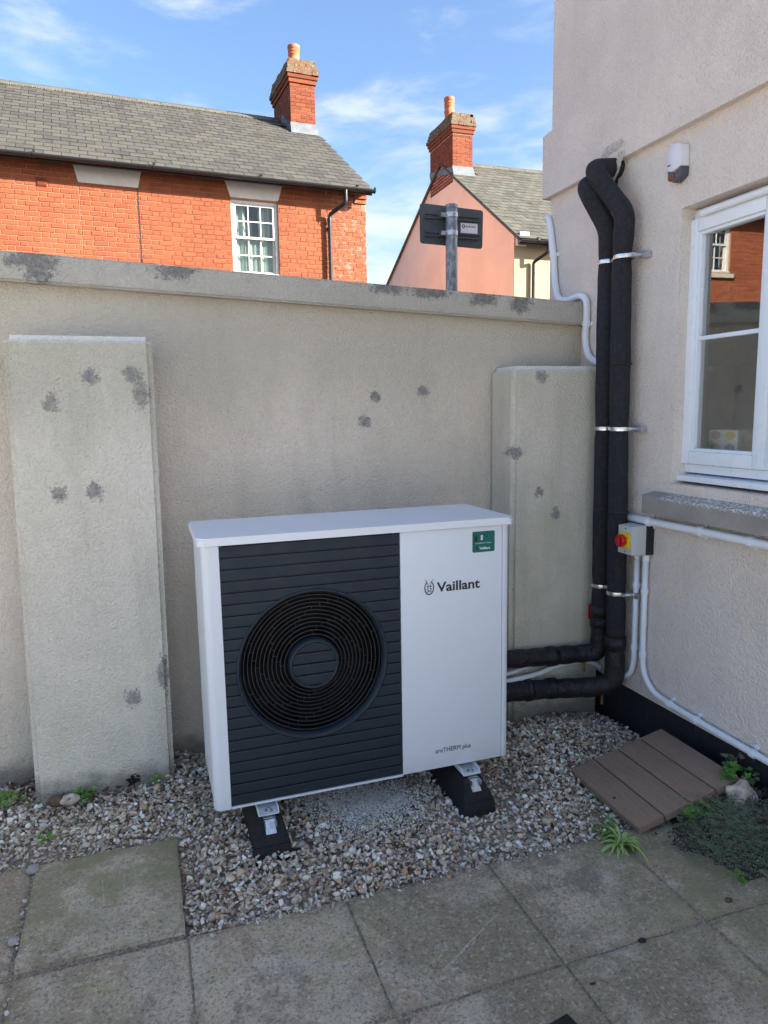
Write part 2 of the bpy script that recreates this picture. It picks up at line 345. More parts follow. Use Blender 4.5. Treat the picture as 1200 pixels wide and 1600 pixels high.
MAT['pebble_dark'] = simple('black_debris', (.02, .02, .022), .8)
def leafmat(name, a, b, rough=.55):
    k = M(name, a, rough)
    k.color(k.mix(k.g.outputs['Random Per Island'], a, b)); k.b.inputs['Subsurface Weight'].default_value = 0
    tr = k.n('ShaderNodeBsdfTranslucent'); tr.inputs[0].default_value = (a[0]*1.3, a[1]*1.5, a[2], 1)
    mxs = k.n('ShaderNodeMixShader'); mxs.inputs[0].default_value = .25
    k.t.links.new(k.b.outputs[0], mxs.inputs[1]); k.t.links.new(tr.outputs[0], mxs.inputs[2]); k.t.links.new(mxs.outputs[0], k.out.inputs[0]); return k.m
MAT['blade'] = leafmat('pale_green_blade', (.26, .42, .10), (.6, .68, .35))
MAT['leaf'] = leafmat('bright_green_leaf', (.11, .26, .05), (.2, .36, .08))
MAT['leaf_grey'] = leafmat('grey_green_leaf', (.17, .23, .15), (.30, .35, .24))
MAT['twig'] = leafmat('brown_twig', (.10, .07, .06), (.2, .15, .12))
MAT['dead_leaf'] = leafmat('dead_leaf', (.07, .025, .02), (.16, .1, .06))
MAT['black_leaf'] = leafmat('dark_leaf', (.008, .012, .01), (.015, .02, .015))

# ------------------------------------------------------------------ object helpers
ORG = {}
def tag(o, label=None, cat=None, group=None, kind=None):
    if label: o['label'] = label
    if cat: o['category'] = cat
    if group: o['group'] = group
    if kind: o['kind'] = kind
    return o
def thing(name, label, cat, loc, rotz=0, group=None):
    o = bpy.data.objects.new(name, None); COL.objects.link(o); o.empty_display_size = .1
    o.location = loc; o.rotation_euler = (0, 0, rotz)
    ORG[o.name] = Vector((0, 0, 0)) if rotz else Vector(loc)
    return tag(o, label, cat, group)
def new_mesh_obj(name, me, mat, parent, org):
    o = bpy.data.objects.new(name, me); COL.objects.link(o)
    if mat is not None and not me.materials: me.materials.append(MAT[mat] if isinstance(mat, str) else mat)
    ORG[o.name] = org
    if parent is not None:
        o.parent = parent; o.location = org - ORG[parent.name]
    else: o.location = org
    return o
def obj(name, bm, mat, parent=None, smooth=False, label=None, bevel=0, kind=None):
    if bevel: bmesh.ops.bevel(bm, geom=list(bm.edges), offset=bevel, segments=2, affect='EDGES', profile=.6)
    cs = [v.co for v in bm.verts]
    lo = Vector((min(c.x for c in cs), min(c.y for c in cs), min(c.z for c in cs))); hi = Vector((max(c.x for c in cs), max(c.y for c in cs), max(c.z for c in cs)))
    org = Vector(((lo.x+hi.x)/2, (lo.y+hi.y)/2, lo.z))
    bmesh.ops.translate(bm, vec=-org, verts=bm.verts)
    me = bpy.data.meshes.new(name); bm.normal_update(); bm.to_mesh(me); bm.free()
    if smooth:
        me.polygons.foreach_set('use_smooth', [True]*len(me.polygons))
        if smooth != 'all': me.set_sharp_from_angle(angle=math.radians(38))
    o = new_mesh_obj(name, me, mat, parent, org)
    if label: o['label'] = label
    if kind: o['kind'] = kind
    return o
def B(): return bmesh.new()
def box(bm, x0, x1, y0, y1, z0, z1):
    vs = [bm.verts.new((x, y, z)) for x in (x0, x1) for y in (y0, y1) for z in (z0, z1)]
    for f in ((0, 1, 3, 2), (4, 6, 7, 5), (0, 4, 5, 1), (2, 3, 7, 6), (0, 2, 6, 4), (1, 5, 7, 3)): bm.faces.new([vs[i] for i in f])
    return vs
def hexa(bm, bot, top):
    """bot, top: 4 points each, counter-clockwise seen from above"""
    b = [bm.verts.new(p) for p in bot]; t = [bm.verts.new(p) for p in top]; n = len(b)
    bm.faces.new(b[::-1]); bm.faces.new(t)
    for i in range(n): bm.faces.new((b[i], b[(i+1) % n], t[(i+1) % n], t[i]))
def prism_z(bm, pts, z0, z1): hexa(bm, [(x, y, z0) for x, y in pts], [(x, y, z1) for x, y in pts])
def spline(pts, n=6):
    pts = [Vector(p) for p in pts]; out = []
    for i in range(len(pts)-1):
        p0 = pts[max(i-1, 0)]; p1 = pts[i]; p2 = pts[i+1]; p3 = pts[min(i+2, len(pts)-1)]
        for k in range(n):
            t = k/n; out.append(.5*((2*p1)+(-p0+p2)*t+(2*p0-5*p1+4*p2-p3)*t*t+(-p0+3*p1-3*p2+p3)*t**3))
    out.append(pts[-1]); return out
def rounded(pts, rad, n=6):
    """polyline with its corners rounded"""
    pts = [Vector(p) for p in pts]; out = [pts[0]]
    for i in range(1, len(pts)-1):
        a = (pts[i-1]-pts[i]); b = (pts[i+1]-pts[i]); r = min(rad, a.length*.49, b.length*.49)
        A = pts[i]+a.normalized()*r; Bp = pts[i]+b.normalized()*r
        for k in range(n+1):
            t = k/n; out.append((1-t)**2*A+2*t*(1-t)*pts[i]+t*t*Bp)
    out.append(pts[-1]); return out
def tube(bm, pts, r, seg=12, cap=True, wob=0.):
    pts = [Vector(p) for p in pts]; rings = []; up = None
    for i, p in enumerate(pts):
        d = (pts[min(i+1, len(pts)-1)]-pts[max(i-1, 0)]).normalized()
        if up is None: up = d.orthogonal().normalized()
        up = (up-d*up.dot(d)).normalized(); s = d.cross(up)
        ri = r[i] if isinstance(r, (list, tuple)) else r
        ring = []
        for k in range(seg):
            a = 2*math.pi*k/seg; q = ri*(1+wob*mnoise.noise(Vector((p.x*9+k*.7, p.y*9, p.z*9))))
            ring.append(bm.verts.new(p+(up*math.cos(a)+s*math.sin(a))*q))
        rings.append(ring)
    for a, b in zip(rings, rings[1:]):
        for k in range(seg): bm.faces.new((a[k], a[(k+1) % seg], b[(k+1) % seg], b[k]))
    if cap: bm.faces.new(rings[0][::-1]); bm.faces.new(rings[-1])
def lathe(bm, c, axis, prof, seg=32, close=False):
    """prof: (radius, distance along axis)"""
    c = Vector(c); ax_ = Vector(axis).normalized(); u = ax_.orthogonal().normalized(); v = ax_.cross(u); rings = []
    for r, h in prof:
        if r < 1e-6: rings.append([bm.verts.new(c+ax_*h)])
        else: rings.append([bm.verts.new(c+ax_*h+(u*math.cos(2*math.pi*k/seg)+v*math.sin(2*math.pi*k/seg))*r) for k in range(seg)])
    pr = list(zip(rings, rings[1:]))
    if close: pr.append((rings[-1], rings[0]))
    for a, b in pr:
        for k in range(seg):
            k2 = (k+1) % seg
            if len(a) == 1 and len(b) == 1: continue
            if len(a) == 1: bm.faces.new((a[0], b[k2], b[k]))
            elif len(b) == 1: bm.faces.new((a[k], a[k2], b[0]))
            else: bm.faces.new((a[k], a[k2], b[k2], b[k]))
def fixn(bm): bmesh.ops.recalc_face_normals(bm, faces=bm.faces)
def text(name, s, size, mat, parent, x, y, z, axis='-Y', offset=0., depth=.0004, width=None, height=None):
    cu = bpy.data.curves.new(name, 'FONT'); cu.body = s; cu.size = size; cu.offset = offset; cu.extrude = depth; cu.resolution_u = 3
    t = bpy.data.objects.new('tmp_text', cu); COL.objects.link(t)
    dg = bpy.context.evaluated_depsgraph_get(); me = bpy.data.meshes.new_from_object(t.evaluated_get(dg)); bpy.data.objects.remove(t)
    bm = B(); bm.from_mesh(me); me.materials.clear()
    xs = [v.co.x for v in bm.verts]; ys = [v.co.y for v in bm.verts]
    sx_ = width/(max(xs)-min(xs)) if width else 1; sy_ = height/(max(ys)-min(ys)) if height else sx_
    x_0 = min(xs); y_0 = min(ys)
    for v in bm.verts:
        a, b, c = (v.co.x-x_0)*sx_, (v.co.y-y_0)*sy_, v.co.z
        v.co = Vector((x+a, y-c, z+b))
    fixn(bm); return obj(name, bm, mat, parent)

# ------------------------------------------------------------------ setting: ground and paving
G = -.125                                              # top of the paving
bm = B(); box(bm, -120, 120, -60, 160, -.5, -.30); tag(obj('ground', bm, 'asphalt'), kind='structure')
bm = B(); box(bm, -26, 1.86, -22, .69, -.298, -.170); tag(obj('bounce_yard', bm, 'bounce_yard'), kind='structure')  # unseen pale ground, added to bounce sunlight onto the shaded walls
bm = B(); box(bm, -1.9, 1.86, -.41, .9, -.295, -.156); tag(obj('gravel_bed', bm, 'fines'), kind='structure')
paving = bpy.data.objects.new('paving', None); COL.objects.link(paving); paving.location = (0, -1.2, G); ORG['paving'] = Vector((0, -1.2, G)); tag(paving, kind='structure')
def slab(x0, x1, y0, y1, dz=0., tilt=(0, 0)):
    bm = B(); ly = bm.verts.layers.float.new('edge'); g = .0034; nx, ny = 12, 12; j = lambda: random.uniform(-.0017, .0017)
    x0 += g; x1 -= g; y0 += g; y1 -= g
    top = {}; 
    for i in range(nx+1):
        for k in range(ny+1):
            ex = j() if i in (0, nx) else 0; ey = j() if k in (0, ny) else 0
            x = x0+(x1-x0)*i/nx; y = y0+(y1-y0)*k/ny
            edge = (i in (0, nx)) or (k in (0, ny))
            z = G+dz+tilt[0]*(x-(x0+x1)/2)+tilt[1]*(y-(y0+y1)/2)+.002*mnoise.noise(Vector((x*5, y*5, 1)))-(.0022+abs(j()) if edge else 0)
            top[i, k] = bm.verts.new((x+ex, y+ey, z))
    for i in range(nx):
        for k in range(ny): bm.faces.new((top[i, k], top[i+1, k], top[i+1, k+1], top[i, k+1]))
    per = [(i, 0) for i in range(nx)]+[(nx, k) for k in range(ny)]+[(i, ny) for i in range(nx, 0, -1)]+[(0, k) for k in range(ny, 0, -1)]
    low = [bm.verts.new((top[p].co.x, top[p].co.y, G-.045)) for p in per]
    for q in range(len(per)):
        a, b = top[per[q]], top[per[(q+1) % len(per)]]; bm.faces.new((a, low[q], low[(q+1) % len(per)], b))
    fixn(bm)
    for p_, v_ in top.items():
        if p_[0] in (0, nx) or p_[1] in (0, ny): v_[ly] = 1.
        elif p_[0] in (1, nx-1) or p_[1] in (1, ny-1): v_[ly] = .35
    return obj('slab', bm, 'slab', paving, smooth=True)
xs = [-1.90, -1.455, -1.01, -.56, -.12, .335, .805, 1.27, 1.72, 1.86]
ys = [-3.1, -2.65, -2.2, -1.745, -1.29, -.842, -.40]
for i in range(len(xs)-1):
    for k in range(len(ys)-1):
        if i == len(xs)-2 and k == len(ys)-2: continue
        slab(xs[i], xs[i+1], ys[k], ys[k+1], dz=random.uniform(-.002, .002), tilt=(random.uniform(-.005, .005), random.uniform(-.005, .005)))
slab(-.562, -.122, -.383, .085, dz=.010)
slab(-1.01, -.57, -.39, .105, dz=-.002); slab(-1.46, -1.01, -.39, .105); slab(-1.90, -1.46, -.39, .105)
bm = B(); box(bm, -1.9, 1.855, -3.1, -.40, -.164, G-.0052); box(bm, -1.9, -.13, -.398, .09, -.164, G-.0052)
tag(obj('joint_grit', bm, 'joint', paving), kind='stuff')

# ------------------------------------------------------------------ garden wall
gw = thing('garden_wall', 'tall rendered garden wall with sloping coping and patched holes behind the heat pump', 'wall', (0, .8, -.13))
SL = -.0432
def zc(x, b): return b+SL*x
bm = B()
hexa(bm, [(-8, .70, -.2), (1.858, .70, -.2), (1.858, .93, -.2), (-8, .93, -.2)], [(-8, .70, zc(-8, 1.772)), (1.858, .70, zc(1.858, 1.772)), (1.858, .93, zc(1.858, 1.772)), (-8, .93, zc(-8, 1.772))])
obj('wall_body', bm, 'wall', gw)
def worn_block(name, mat, bot, top, parent, bev=.012):
    bm = B(); hexa(bm, bot, top)
    bmesh.ops.bevel(bm, geom=list(bm.edges), offset=bev, segments=3, affect='EDGES')
    bmesh.ops.subdivide_edges(bm, edges=[e for e in bm.edges if e.calc_length() > .15], cuts=10, use_grid_fill=True)
    for v in bm.verts:
        nn = mnoise.noise_vector(v.co*9)*.0004; v.co += nn
    return obj(name, bm, mat, parent, smooth=True)
worn_block('coping', 'coping', [(-8, .65, zc(-8, 1.771)), (1.857, .65, zc(1.857, 1.771)), (1.857, .965, zc(1.857, 1.771)), (-8, .965, zc(-8, 1.771))],
     [(-8, .655, zc(-8, 1.876)), (1.857, .655, zc(1.857, 1.876)), (1.857, .96, zc(1.857, 1.876)), (-8, .96, zc(-8, 1.876))], gw, .008)
worn_block('pilaster', 'pilaster_left', [(-.612, .49, -.2), (-.112, .49, -.2), (-.112, .702, -.2), (-.612, .702, -.2)], [(-.583, .49, 1.592), (-.097, .49, 1.592), (-.097, .702, 1.592), (-.583, .702, 1.592)], gw, .020)['label'] = 'pale left pilaster with grey filler dabs'
worn_block('pilaster', 'pilaster_right', [(1.378, .49, -.2), (1.855, .49, -.2), (1.855, .702, -.2), (1.378, .702, -.2)], [(1.38, .49, 1.494), (1.855, .49, 1.494), (1.855, .702, 1.494), (1.38, .702, 1.494)], gw, .020)['label'] = 'right pilaster in the corner behind the pipes'

# ------------------------------------------------------------------ rendered building on the right
bd = thing('rendered_building', 'pale pinkish rendered house wall with string course, black plinth and white window', 'building', (5.4, -3.5, -.13))
X0 = 1.86; WY0, WY1, WZ0, WZ1 = -1.02, .055, 1.0, 2.06
bm = B()
box(bm, X0, X0+.14, -3.8, WY0, .0525, 2.345); box(bm, X0, X0+.14, WY1, .985, .0525, 2.345)
box(bm, X0, X0+.14, WY0, WY1, .0525, WZ0); box(bm, X0, X0+.14, WY0, WY1, WZ1, 2.345)
box(bm, X0+.14, 9, .86, .985, .0525, 2.345); box(bm, X0+.14, 9, -3.8, -3.66, .0525, 2.345); box(bm, 8.86, 9, -3.66, .86, .0525, 2.345)
box(bm, X0, 9, -3.8, .985, 2.3455, 3.75)  # unseen top left low and far end short, to let more daylight in
obj('wall', bm, 'building', bd)
bm = B(); box(bm, X0+.02, 9.02, -3.78, .965, -.3, .052); obj('plinth', bm, 'plinth', bd)
bm = B(); box(bm, X0-.032, 9.03, -3.83, 1.017, 2.345, 2.655)
bmesh.ops.bevel(bm, geom=[e for e in bm.edges if all(v.co.z > 2.6 for v in e.verts)], offset=.014, segments=2, affect='EDGES')
obj('string_course', bm, 'building', bd, smooth=True)
# window: frame, casements, glazing, sill
XW = 1.925
win = bpy.data.objects.new('window', None); COL.objects.link(win); win.parent = bd; ORG['window'] = Vector((XW, -.48, 1.03)); win.location = ORG['window']-ORG[bd.name]
bm = B(); fy0, fy1, fz0, fz1 = -1.0, .085, 1.045, 2.055
def ring_frame(bm, x0, x1, y0, y1, z0, z1, wd, top=None):
    top = top or wd
    box(bm, x0, x1, y0, y0+wd, z0, z1); box(bm, x0, x1, y1-wd, y1, z0, z1); box(bm, x0, x1, y0+wd, y1-wd, z0, z0+wd); box(bm, x0, x1, y0+wd, y1-wd, z1-top, z1)
ring_frame(bm, XW, XW+.07, fy0, fy1, fz0, fz1, .034); box(bm, XW, XW+.07, -.392, -.334, fz0+.034, fz1-.034)
obj('window_frame', bm, 'upvc', win, bevel=.003, smooth=True)
for a, b in ((-.345, .070), (-.964, -.381)):
    bm = B(); ring_frame(bm, XW-.018, XW+.045, a, b, fz0+.036, fz1-.036, .050)
    obj('casement', bm, 'upvc', win, bevel=.006, smooth=True)
    bm = B(); ring_frame(bm, XW-.008, XW+.03, a+.050, b-.050, fz0+.086, fz1-.086, .012)
    obj('glazing_bead', bm, 'upvc', win, bevel=.003, smooth=True)
    bm = B(); box(bm, XW-.004, XW+.028, a+.062, b-.062, 1.561, 1.577); obj('glazing_bar', bm, 'upvc', win, bevel=.003, smooth=True)
    bm = B(); box(bm, XW+.012, XW+.0135, a+.056, b-.056, fz0+.092, fz1-.092); obj('pane', bm, 'glass', win)
bm = B(); tube(bm, [(XW-.028, -.012, 2.028), (XW-.028, -.32, 2.028)], .013, 14); obj('trickle_vent', bm, 'upvc', win, smooth=True)
bm = B(); hexa(bm, [(XW-.035, fy0-.01, 1.012), (XW+.06, fy0-.01, 1.012), (XW+.06, fy1+.012, 1.012), (XW-.035, fy1+.012, 1.012)],
     [(XW-.035, fy0-.01, 1.034), (XW+.06, fy0-.01, 1.043), (XW+.06, fy1+.012, 1.043), (XW-.035, fy1+.012, 1.034)])
obj('sill_board', bm, 'upvc', win, bevel=.003, smooth=True)
def sillmat():
    k = M('weathered_stone_sill', (.3, .28, .26), .9)
    nx_, ny_, nz_ = k.xyz(k.g.outputs['Normal'])
    a = k.mix(k.ramp(k.noise(6, 5, .6), .3, .7), (.27, .255, .235), (.38, .36, .33))
    X, Y, Z = k.xyz()
    w_ = k.math('MULTIPLY', k.ramp(k.noise(150, 3, .7, stretch=(1, .45, 1)), .46, .6), k.ramp(k.math('ADD', Y, k.math('MULTIPLY', k.noise(20, 4), .08)), .12, .04))
    w_ = k.math('MULTIPLY', w_, k.ramp(Z, .93, .945))
    k.color(k.mix(w_, a, (.78, .78, .74))); k.bump(k.noise(150, 3, .7, stretch=(1, .45, 1)), .005, 1); return k.m
MAT['sill'] = sillmat()
bm = B(); hexa(bm, [(1.80, -1.3, .872), (1.97, -1.3, .872), (1.97, .155, .872), (1.80, .155, .872)], [(1.80, -1.3, .948), (1.97, -1.3, .985), (1.97, .155, .985), (1.80, .155, .948)])
obj('stone_sill', bm, 'sill', bd, bevel=.004, smooth=True)
# room behind the glass
bm = B(); 
def plate(bm, pts): bm.faces.new([bm.verts.new(p) for p in pts])
box(bm, 2.0, 4.4, -2.6, -2.55, .2, 2.3); box(bm, 2.0, 4.4, .80, .85, .2, 2.3); box(bm, 4.4, 4.45, -2.6, .85, .2, 2.3); box(bm, 2.0, 4.45, -2.6, .85, .15, .2); box(bm, 2.0, 4.45, -2.6, .85, 2.3, 2.35)
obj('room_lining', bm, 'room_wall', bd)
bm = B(); box(bm, 2.0, 2.42, -1.6, .55, 1.09, 1.12); obj('worktop', bm, 'room_dark', bd)
refl_outline = thing('reflected_outline', 'grey box outlines standing in for a reflection in the window of the pale house', 'reflection shape', (2.6, .66, 1.12))  # added shape standing in for outlines reflected in the glass
bm = B(); box(bm, 2.2, 3.0, .52, .795, 1.12, 1.9); obj('outline_body', bm, 'room_wall', refl_outline)
bm = B(); box(bm, 2.23, 2.58, .50, .518, 1.14, 1.5); box(bm, 2.62, 2.97, .50, .518, 1.14, 1.5); obj('outline_panel', bm, 'room_wall', refl_outline, bevel=.003)
pb = thing('patterned_box', 'small white box printed with mustard, pink and grey ovals behind the window pane', 'box', (2.12, 0, 1.121))
bm = B(); box(bm, 2.06, 2.17, -.075, .075, 1.121, 1.212); obj('carton', bm, 'pattern_white', pb, bevel=.002)
for yy, zz, mm in ((.038, 1.190, 'oval_pink'), (-.038, 1.190, 'oval_yellow'), (.038, 1.140, 'oval_pink'), (-.038, 1.140, 'oval_grey')):
    bm = B(); lathe(bm, (2.0592, yy, zz), (-1, 0, 0), [(0, .0006), (.017, .0006), (.017, 0)], 20); 
    for v in bm.verts: v.co.y = yy+(v.co.y-yy)*1.55
    obj('printed_oval', bm, mm, pb)
bb = thing('cardboard_box', 'brown cardboard carton stacked beside the patterned box inside the window', 'box', (2.15, -.12, 1.121))
bm = B(); box(bm, 2.08, 2.22, -.30, -.082, 1.121, 1.200); obj('lower_carton', bm, 'cardboard', bb, bevel=.002)
bm = B(); box(bm, 2.12, 2.24, -.28, -.10, 1.201, 1.25); obj('upper_carton', bm, 'cardboard', bb, bevel=.002)
# mortar ring round the pipe entry
bm = B(); rg = []
for k in range(22):
    a = 2*math.pi*k/22; q = .083*(1+.14*math.sin(3*a)+random.uniform(-.08, .08)); rg.append(Vector((X0-.034, .452+q*math.cos(a), 2.352+q*1.0*math.sin(a))))
lo_ = [bm.verts.new(p) for p in rg]; hi_ = [bm.verts.new(Vector((p.x-.012, .452+(p.y-.452)*.7, 2.352+(p.z-2.352)*.7))) for p in rg]; c_ = bm.verts.new((X0-.008, .452, 2.352))
for k in range(22):
    k2 = (k+1) % 22; bm.faces.new((lo_[k], lo_[k2], hi_[k2], hi_[k])); bm.faces.new((hi_[k], hi_[k2], c_))
fixn(bm); obj('pipe_hole_mortar', bm, 'lime', bd, smooth='all')

# ------------------------------------------------------------------ heat pump
hp = thing('heat_pump', 'white outdoor heat pump with dark slatted front and round fan grille on the gravel', 'heat pump', (.55, .2, -.005))
W, H, D = 1.1, .922, .391
def quarter(cx, cy, r, a0, a1, n=6): return [(cx+r*math.cos(math.radians(a0+(a1-a0)*k/n)), cy+r*math.sin(math.radians(a0+(a1-a0)*k/n))) for k in range(n+1)]
bm = B(); t = .004
box(bm, 0.003, .003+t, .047, D, 0, .893); box(bm, W-.003-t, W-.003, .047, D, 0, .893); box(bm, .003+t, W-.003-t, D-t, D, 0, .893); box(bm, .003+t, W-.003-t, .03, D-t, 0, t); box(bm, .003+t, W-.003-t, .047, D-t, .885, .885+t)
obj('casing', bm, 'white_metal', hp)
bm = B(); prism_z(bm, [(.0545, .0455), (0, .0455)]+quarter(.026, .024, .026, 180, 270, 8)+[(.0545, -.002)], -.004, .894); fixn(bm); obj('corner_post', bm, 'white_metal', hp, smooth=True)
bm = B(); prism_z(bm, [(1.0685, .0455), (1.0685, -.001)]+quarter(W-.026, .025, .026, 270, 360, 8)+[(W, .0455)], 0, .894); fixn(bm); obj('corner_post', bm, 'white_metal', hp, smooth=True)
bm = B(); box(bm, .6705, 1.0668, 0, .03, 0, .894); obj('front_panel', bm, 'white_metal', hp, bevel=.0015, smooth=True)
bm = B(); box(bm, .0555, .669, -.004, .03, -.004, .003); obj('bottom_trim', bm, 'white_metal', hp, bevel=.001)
lid_pts = quarter(.026-.012, .026-.012, .026, 180, 270, 6)+quarter(W+.012-.026, .026-.012, .026, 270, 360, 6)+quarter(W+.012-.02, D+.01-.02, .02, 0, 90, 4)+quarter(-.012+.02, D+.01-.02, .02, 90, 180, 4)
bm = B(); prism_z(bm, lid_pts, .8965, H); bmesh.ops.bevel(bm, geom=[e for e in bm.edges if all(v.co.z > H-.001 for v in e.verts)], offset=.006, segments=3, affect='EDGES'); fixn(bm)
obj('lid', bm, 'lid_metal', hp, smooth=True)
# dark slatted front with a round opening
FC = Vector((.3555, 0, .462)); FR = .262; HR = .082
gr = bpy.data.objects.new('front_grille', None); COL.objects.link(gr); gr.parent = hp; ORG['front_grille'] = Vector((.3555, .01, .004)); gr.location = ORG['front_grille']-ORG[hp.name]
NS = 23; pz = .889/NS
def slat_piece(bm, z0, z1, xl, xr, inner=False):
    n = 8
    def strip(fl, fr):
        fr_, bk = [], []
        for k in range(n+1):
            z = z0+(z1-z0)*k/n; a, b = fl(z), fr(z)
            if b-a < .0008: b = a+.0008
            yy = .001 if 0 < k < n else .0016
            fr_.append((bm.verts.new((a, yy, z)), bm.verts.new((b, yy, z)))); bk.append((bm.verts.new((a, .0125, z)), bm.verts.new((b, .0125, z))))
        for k in range(n):
            bm.faces.new((fr_[k][0], fr_[k][1], fr_[k+1][1], fr_[k+1][0])); bm.faces.new((fr_[k][1], bk[k][1], bk[k+1][1], fr_[k+1][1])); bm.faces.new((fr_[k][0], fr_[k+1][0], bk[k+1][0], bk[k][0]))
        bm.faces.new((fr_[0][0], bk[0][0], bk[0][1], fr_[0][1])); bm.faces.new((fr_[n][0], fr_[n][1], bk[n][1], bk[n][0]))
    R_ = FR-.006
    def half(z, R): return math.sqrt(max(0, R*R-(z-FC.z)**2))
    if inner is True:
        strip(lambda z: FC.x-half(z, HR-.004), lambda z: FC.x+half(z, HR-.004)); return
    if min(abs(z0-FC.z), abs(z1-FC.z)) > R_ and (z0-FC.z)*(z1-FC.z) > 0: strip(lambda z: xl, lambda z: xr)
    elif inner is False: strip(lambda z: xl, lambda z: FC.x-half(z, R_))
    else: strip(lambda z: FC.x+half(z, R_), lambda z: xr)
for i in range(NS):
    z0 = .004+i*pz; z1 = z0+pz-.0036
    bm = B(); slat_piece(bm, z0, z1, .0562, .6688); fixn(bm); obj('slat', bm, 'dark_plastic', gr)
    if not (min(abs(z0-FC.z), abs(z1-FC.z)) > FR-.006 and (z0-FC.z)*(z1-FC.z) > 0):
        bm = B(); slat_piece(bm, z0, z1, .0562, .6688, None); fixn(bm); obj('slat', bm, 'dark_plastic', gr)
for i in range(NS):
    z0 = .004+i*pz; z1 = z0+pz-.0042
    a, b = max(z0, FC.z-HR+.006), min(z1, FC.z+HR-.006)
    if b-a > .004: bm = B(); slat_piece(bm, a, b, 0, 0, True); fixn(bm); obj('hub_slat', bm, 'dark_plastic', gr)
bm = B(); xl, xr, zb, zt = .0556, .669, .004, .893; N = 64; yb = .0095   # backing plate with the hole
inn = [bm.verts.new((FC.x+(FR-.004)*math.cos(2*math.pi*k/N), yb, FC.z+(FR-.004)*math.sin(2*math.pi*k/N))) for k in range(N)]; outr = []
for k in range(N):
    c, s_ = math.cos(2*math.pi*k/N), math.sin(2*math.pi*k/N); q = []
    if c > 1e-6: q.append((xr-FC.x)/c)
    if c < -1e-6: q.append((xl-FC.x)/c)
    if s_ > 1e-6: q.append((zt-FC.z)/s_)
    if s_ < -1e-6: q.append((zb-FC.z)/s_)
    q = min(q); outr.append(bm.verts.new((FC.x+q*c, yb, FC.z+q*s_)))
for k in range(N): bm.faces.new((inn[k], inn[(k+1) % N], outr[(k+1) % N], outr[k]))
obj('backing_plate', bm, 'black_plastic', gr)
bm = B(); lathe(bm, FC, (0, 1, 0), [(FR+.001, .006), (FR+.001, -.003), (FR-.003, -.006), (FR-.008, -.004), (FR-.016, .014), (FR-.018, .05), (FR-.012, .05)], 96); fixn(bm)
obj('fan_surround', bm, 'dark_plastic', gr, smooth='all')
bm = B(); lathe(bm, FC, (0, 1, 0), [(HR-.006, .012), (HR-.006, -.002), (HR-.002, -.005), (HR+.003, -.003), (HR+.008, .016), (HR+.008, .03)], 64); fixn(bm)
obj('hub_rim', bm, 'dark_plastic', gr, smooth='all')
bm = B(); lathe(bm, FC, (0, 1, 0), [(0, .013), (HR+.006, .013), (HR+.006, .03), (0, .03)], 48); fixn(bm); obj('hub_plate', bm, 'black_plastic', gr)
NR = 11; dr = (FR-.018-(HR+.010))/NR
random.seed(3)
for i in range(NR):
    r = HR+.012+dr*(i+.45)
    dep = .016+.010*math.sin(math.pi*(i+.5)/NR)
    bm = B(); lathe(bm, FC, (0, 1, 0), [(r-.0012, dep), (r+.0012, dep), (r+.0013, dep+.005), (r-.0013, dep+.005)], 96, close=True); fixn(bm); obj('ring', bm, 'ring_plastic', gr, smooth=True)
bm = B()
for i in range(NR-1):
    r = HR+.012+dr*(i+.45); dep = .018+.010*math.sin(math.pi*(i+1)/NR); n = 8; off = .26*i+(.39 if i % 2 else 0)
    for k in range(n):
        a = 2*math.pi*k/n+off; c, s_ = math.cos(a), math.sin(a); T = Vector((-s_, 0, c))*.0008; R1 = FC+Vector((c, 0, s_))*r; R2 = FC+Vector((c, 0, s_))*(r+dr)
        f = [R1-T, R2-T, R2+T, R1+T]; hexa(bm, [p+Vector((0, dep+.004, 0)) for p in f], [p+Vector((0, dep, 0)) for p in f])
fixn(bm); obj('ring_spacer', bm, 'ring_plastic', gr, kind='stuff')
fan = bpy.data.objects.new('fan', None); COL.objects.link(fan); fan.parent = hp; ORG['fan'] = Vector((FC.x, .1, FC.z)); fan.location = ORG['fan']-ORG[hp.name]
for b_ in range(3):
    bm = B(); rows = []
    for q in range(9):
        r = .07+.17*q/8
        rows.append([bm.verts.new(FC+Vector((r*math.cos(a), .085+.035*(p/7)-.01, r*math.sin(a)))) for p in range(8) for a in [2*math.pi*b_/3+.9*p/7+.35*q/8]])
    for r1, r2 in zip(rows, rows[1:]):
        for p in range(7): bm.faces.new((r1[p], r1[p+1], r2[p+1], r2[p]))
    bmesh.ops.solidify(bm, geom=list(bm.faces), thickness=.003); obj('blade', bm, 'black_hollow', fan, smooth=True)
bm = B(); lathe(bm, FC, (0, 1, 0), [(0, .07), (.06, .072), (.072, .09), (.072, .13)], 32); fixn(bm); obj('fan_hub', bm, 'black_hollow', fan, smooth=True)
bm = B(); lathe(bm, FC, (0, 1, 0), [(FR-.010, .0505), (FR-.010, .17), (0, .17)], 64); fixn(bm); obj('shroud', bm, 'black_hollow', hp, smooth=True)
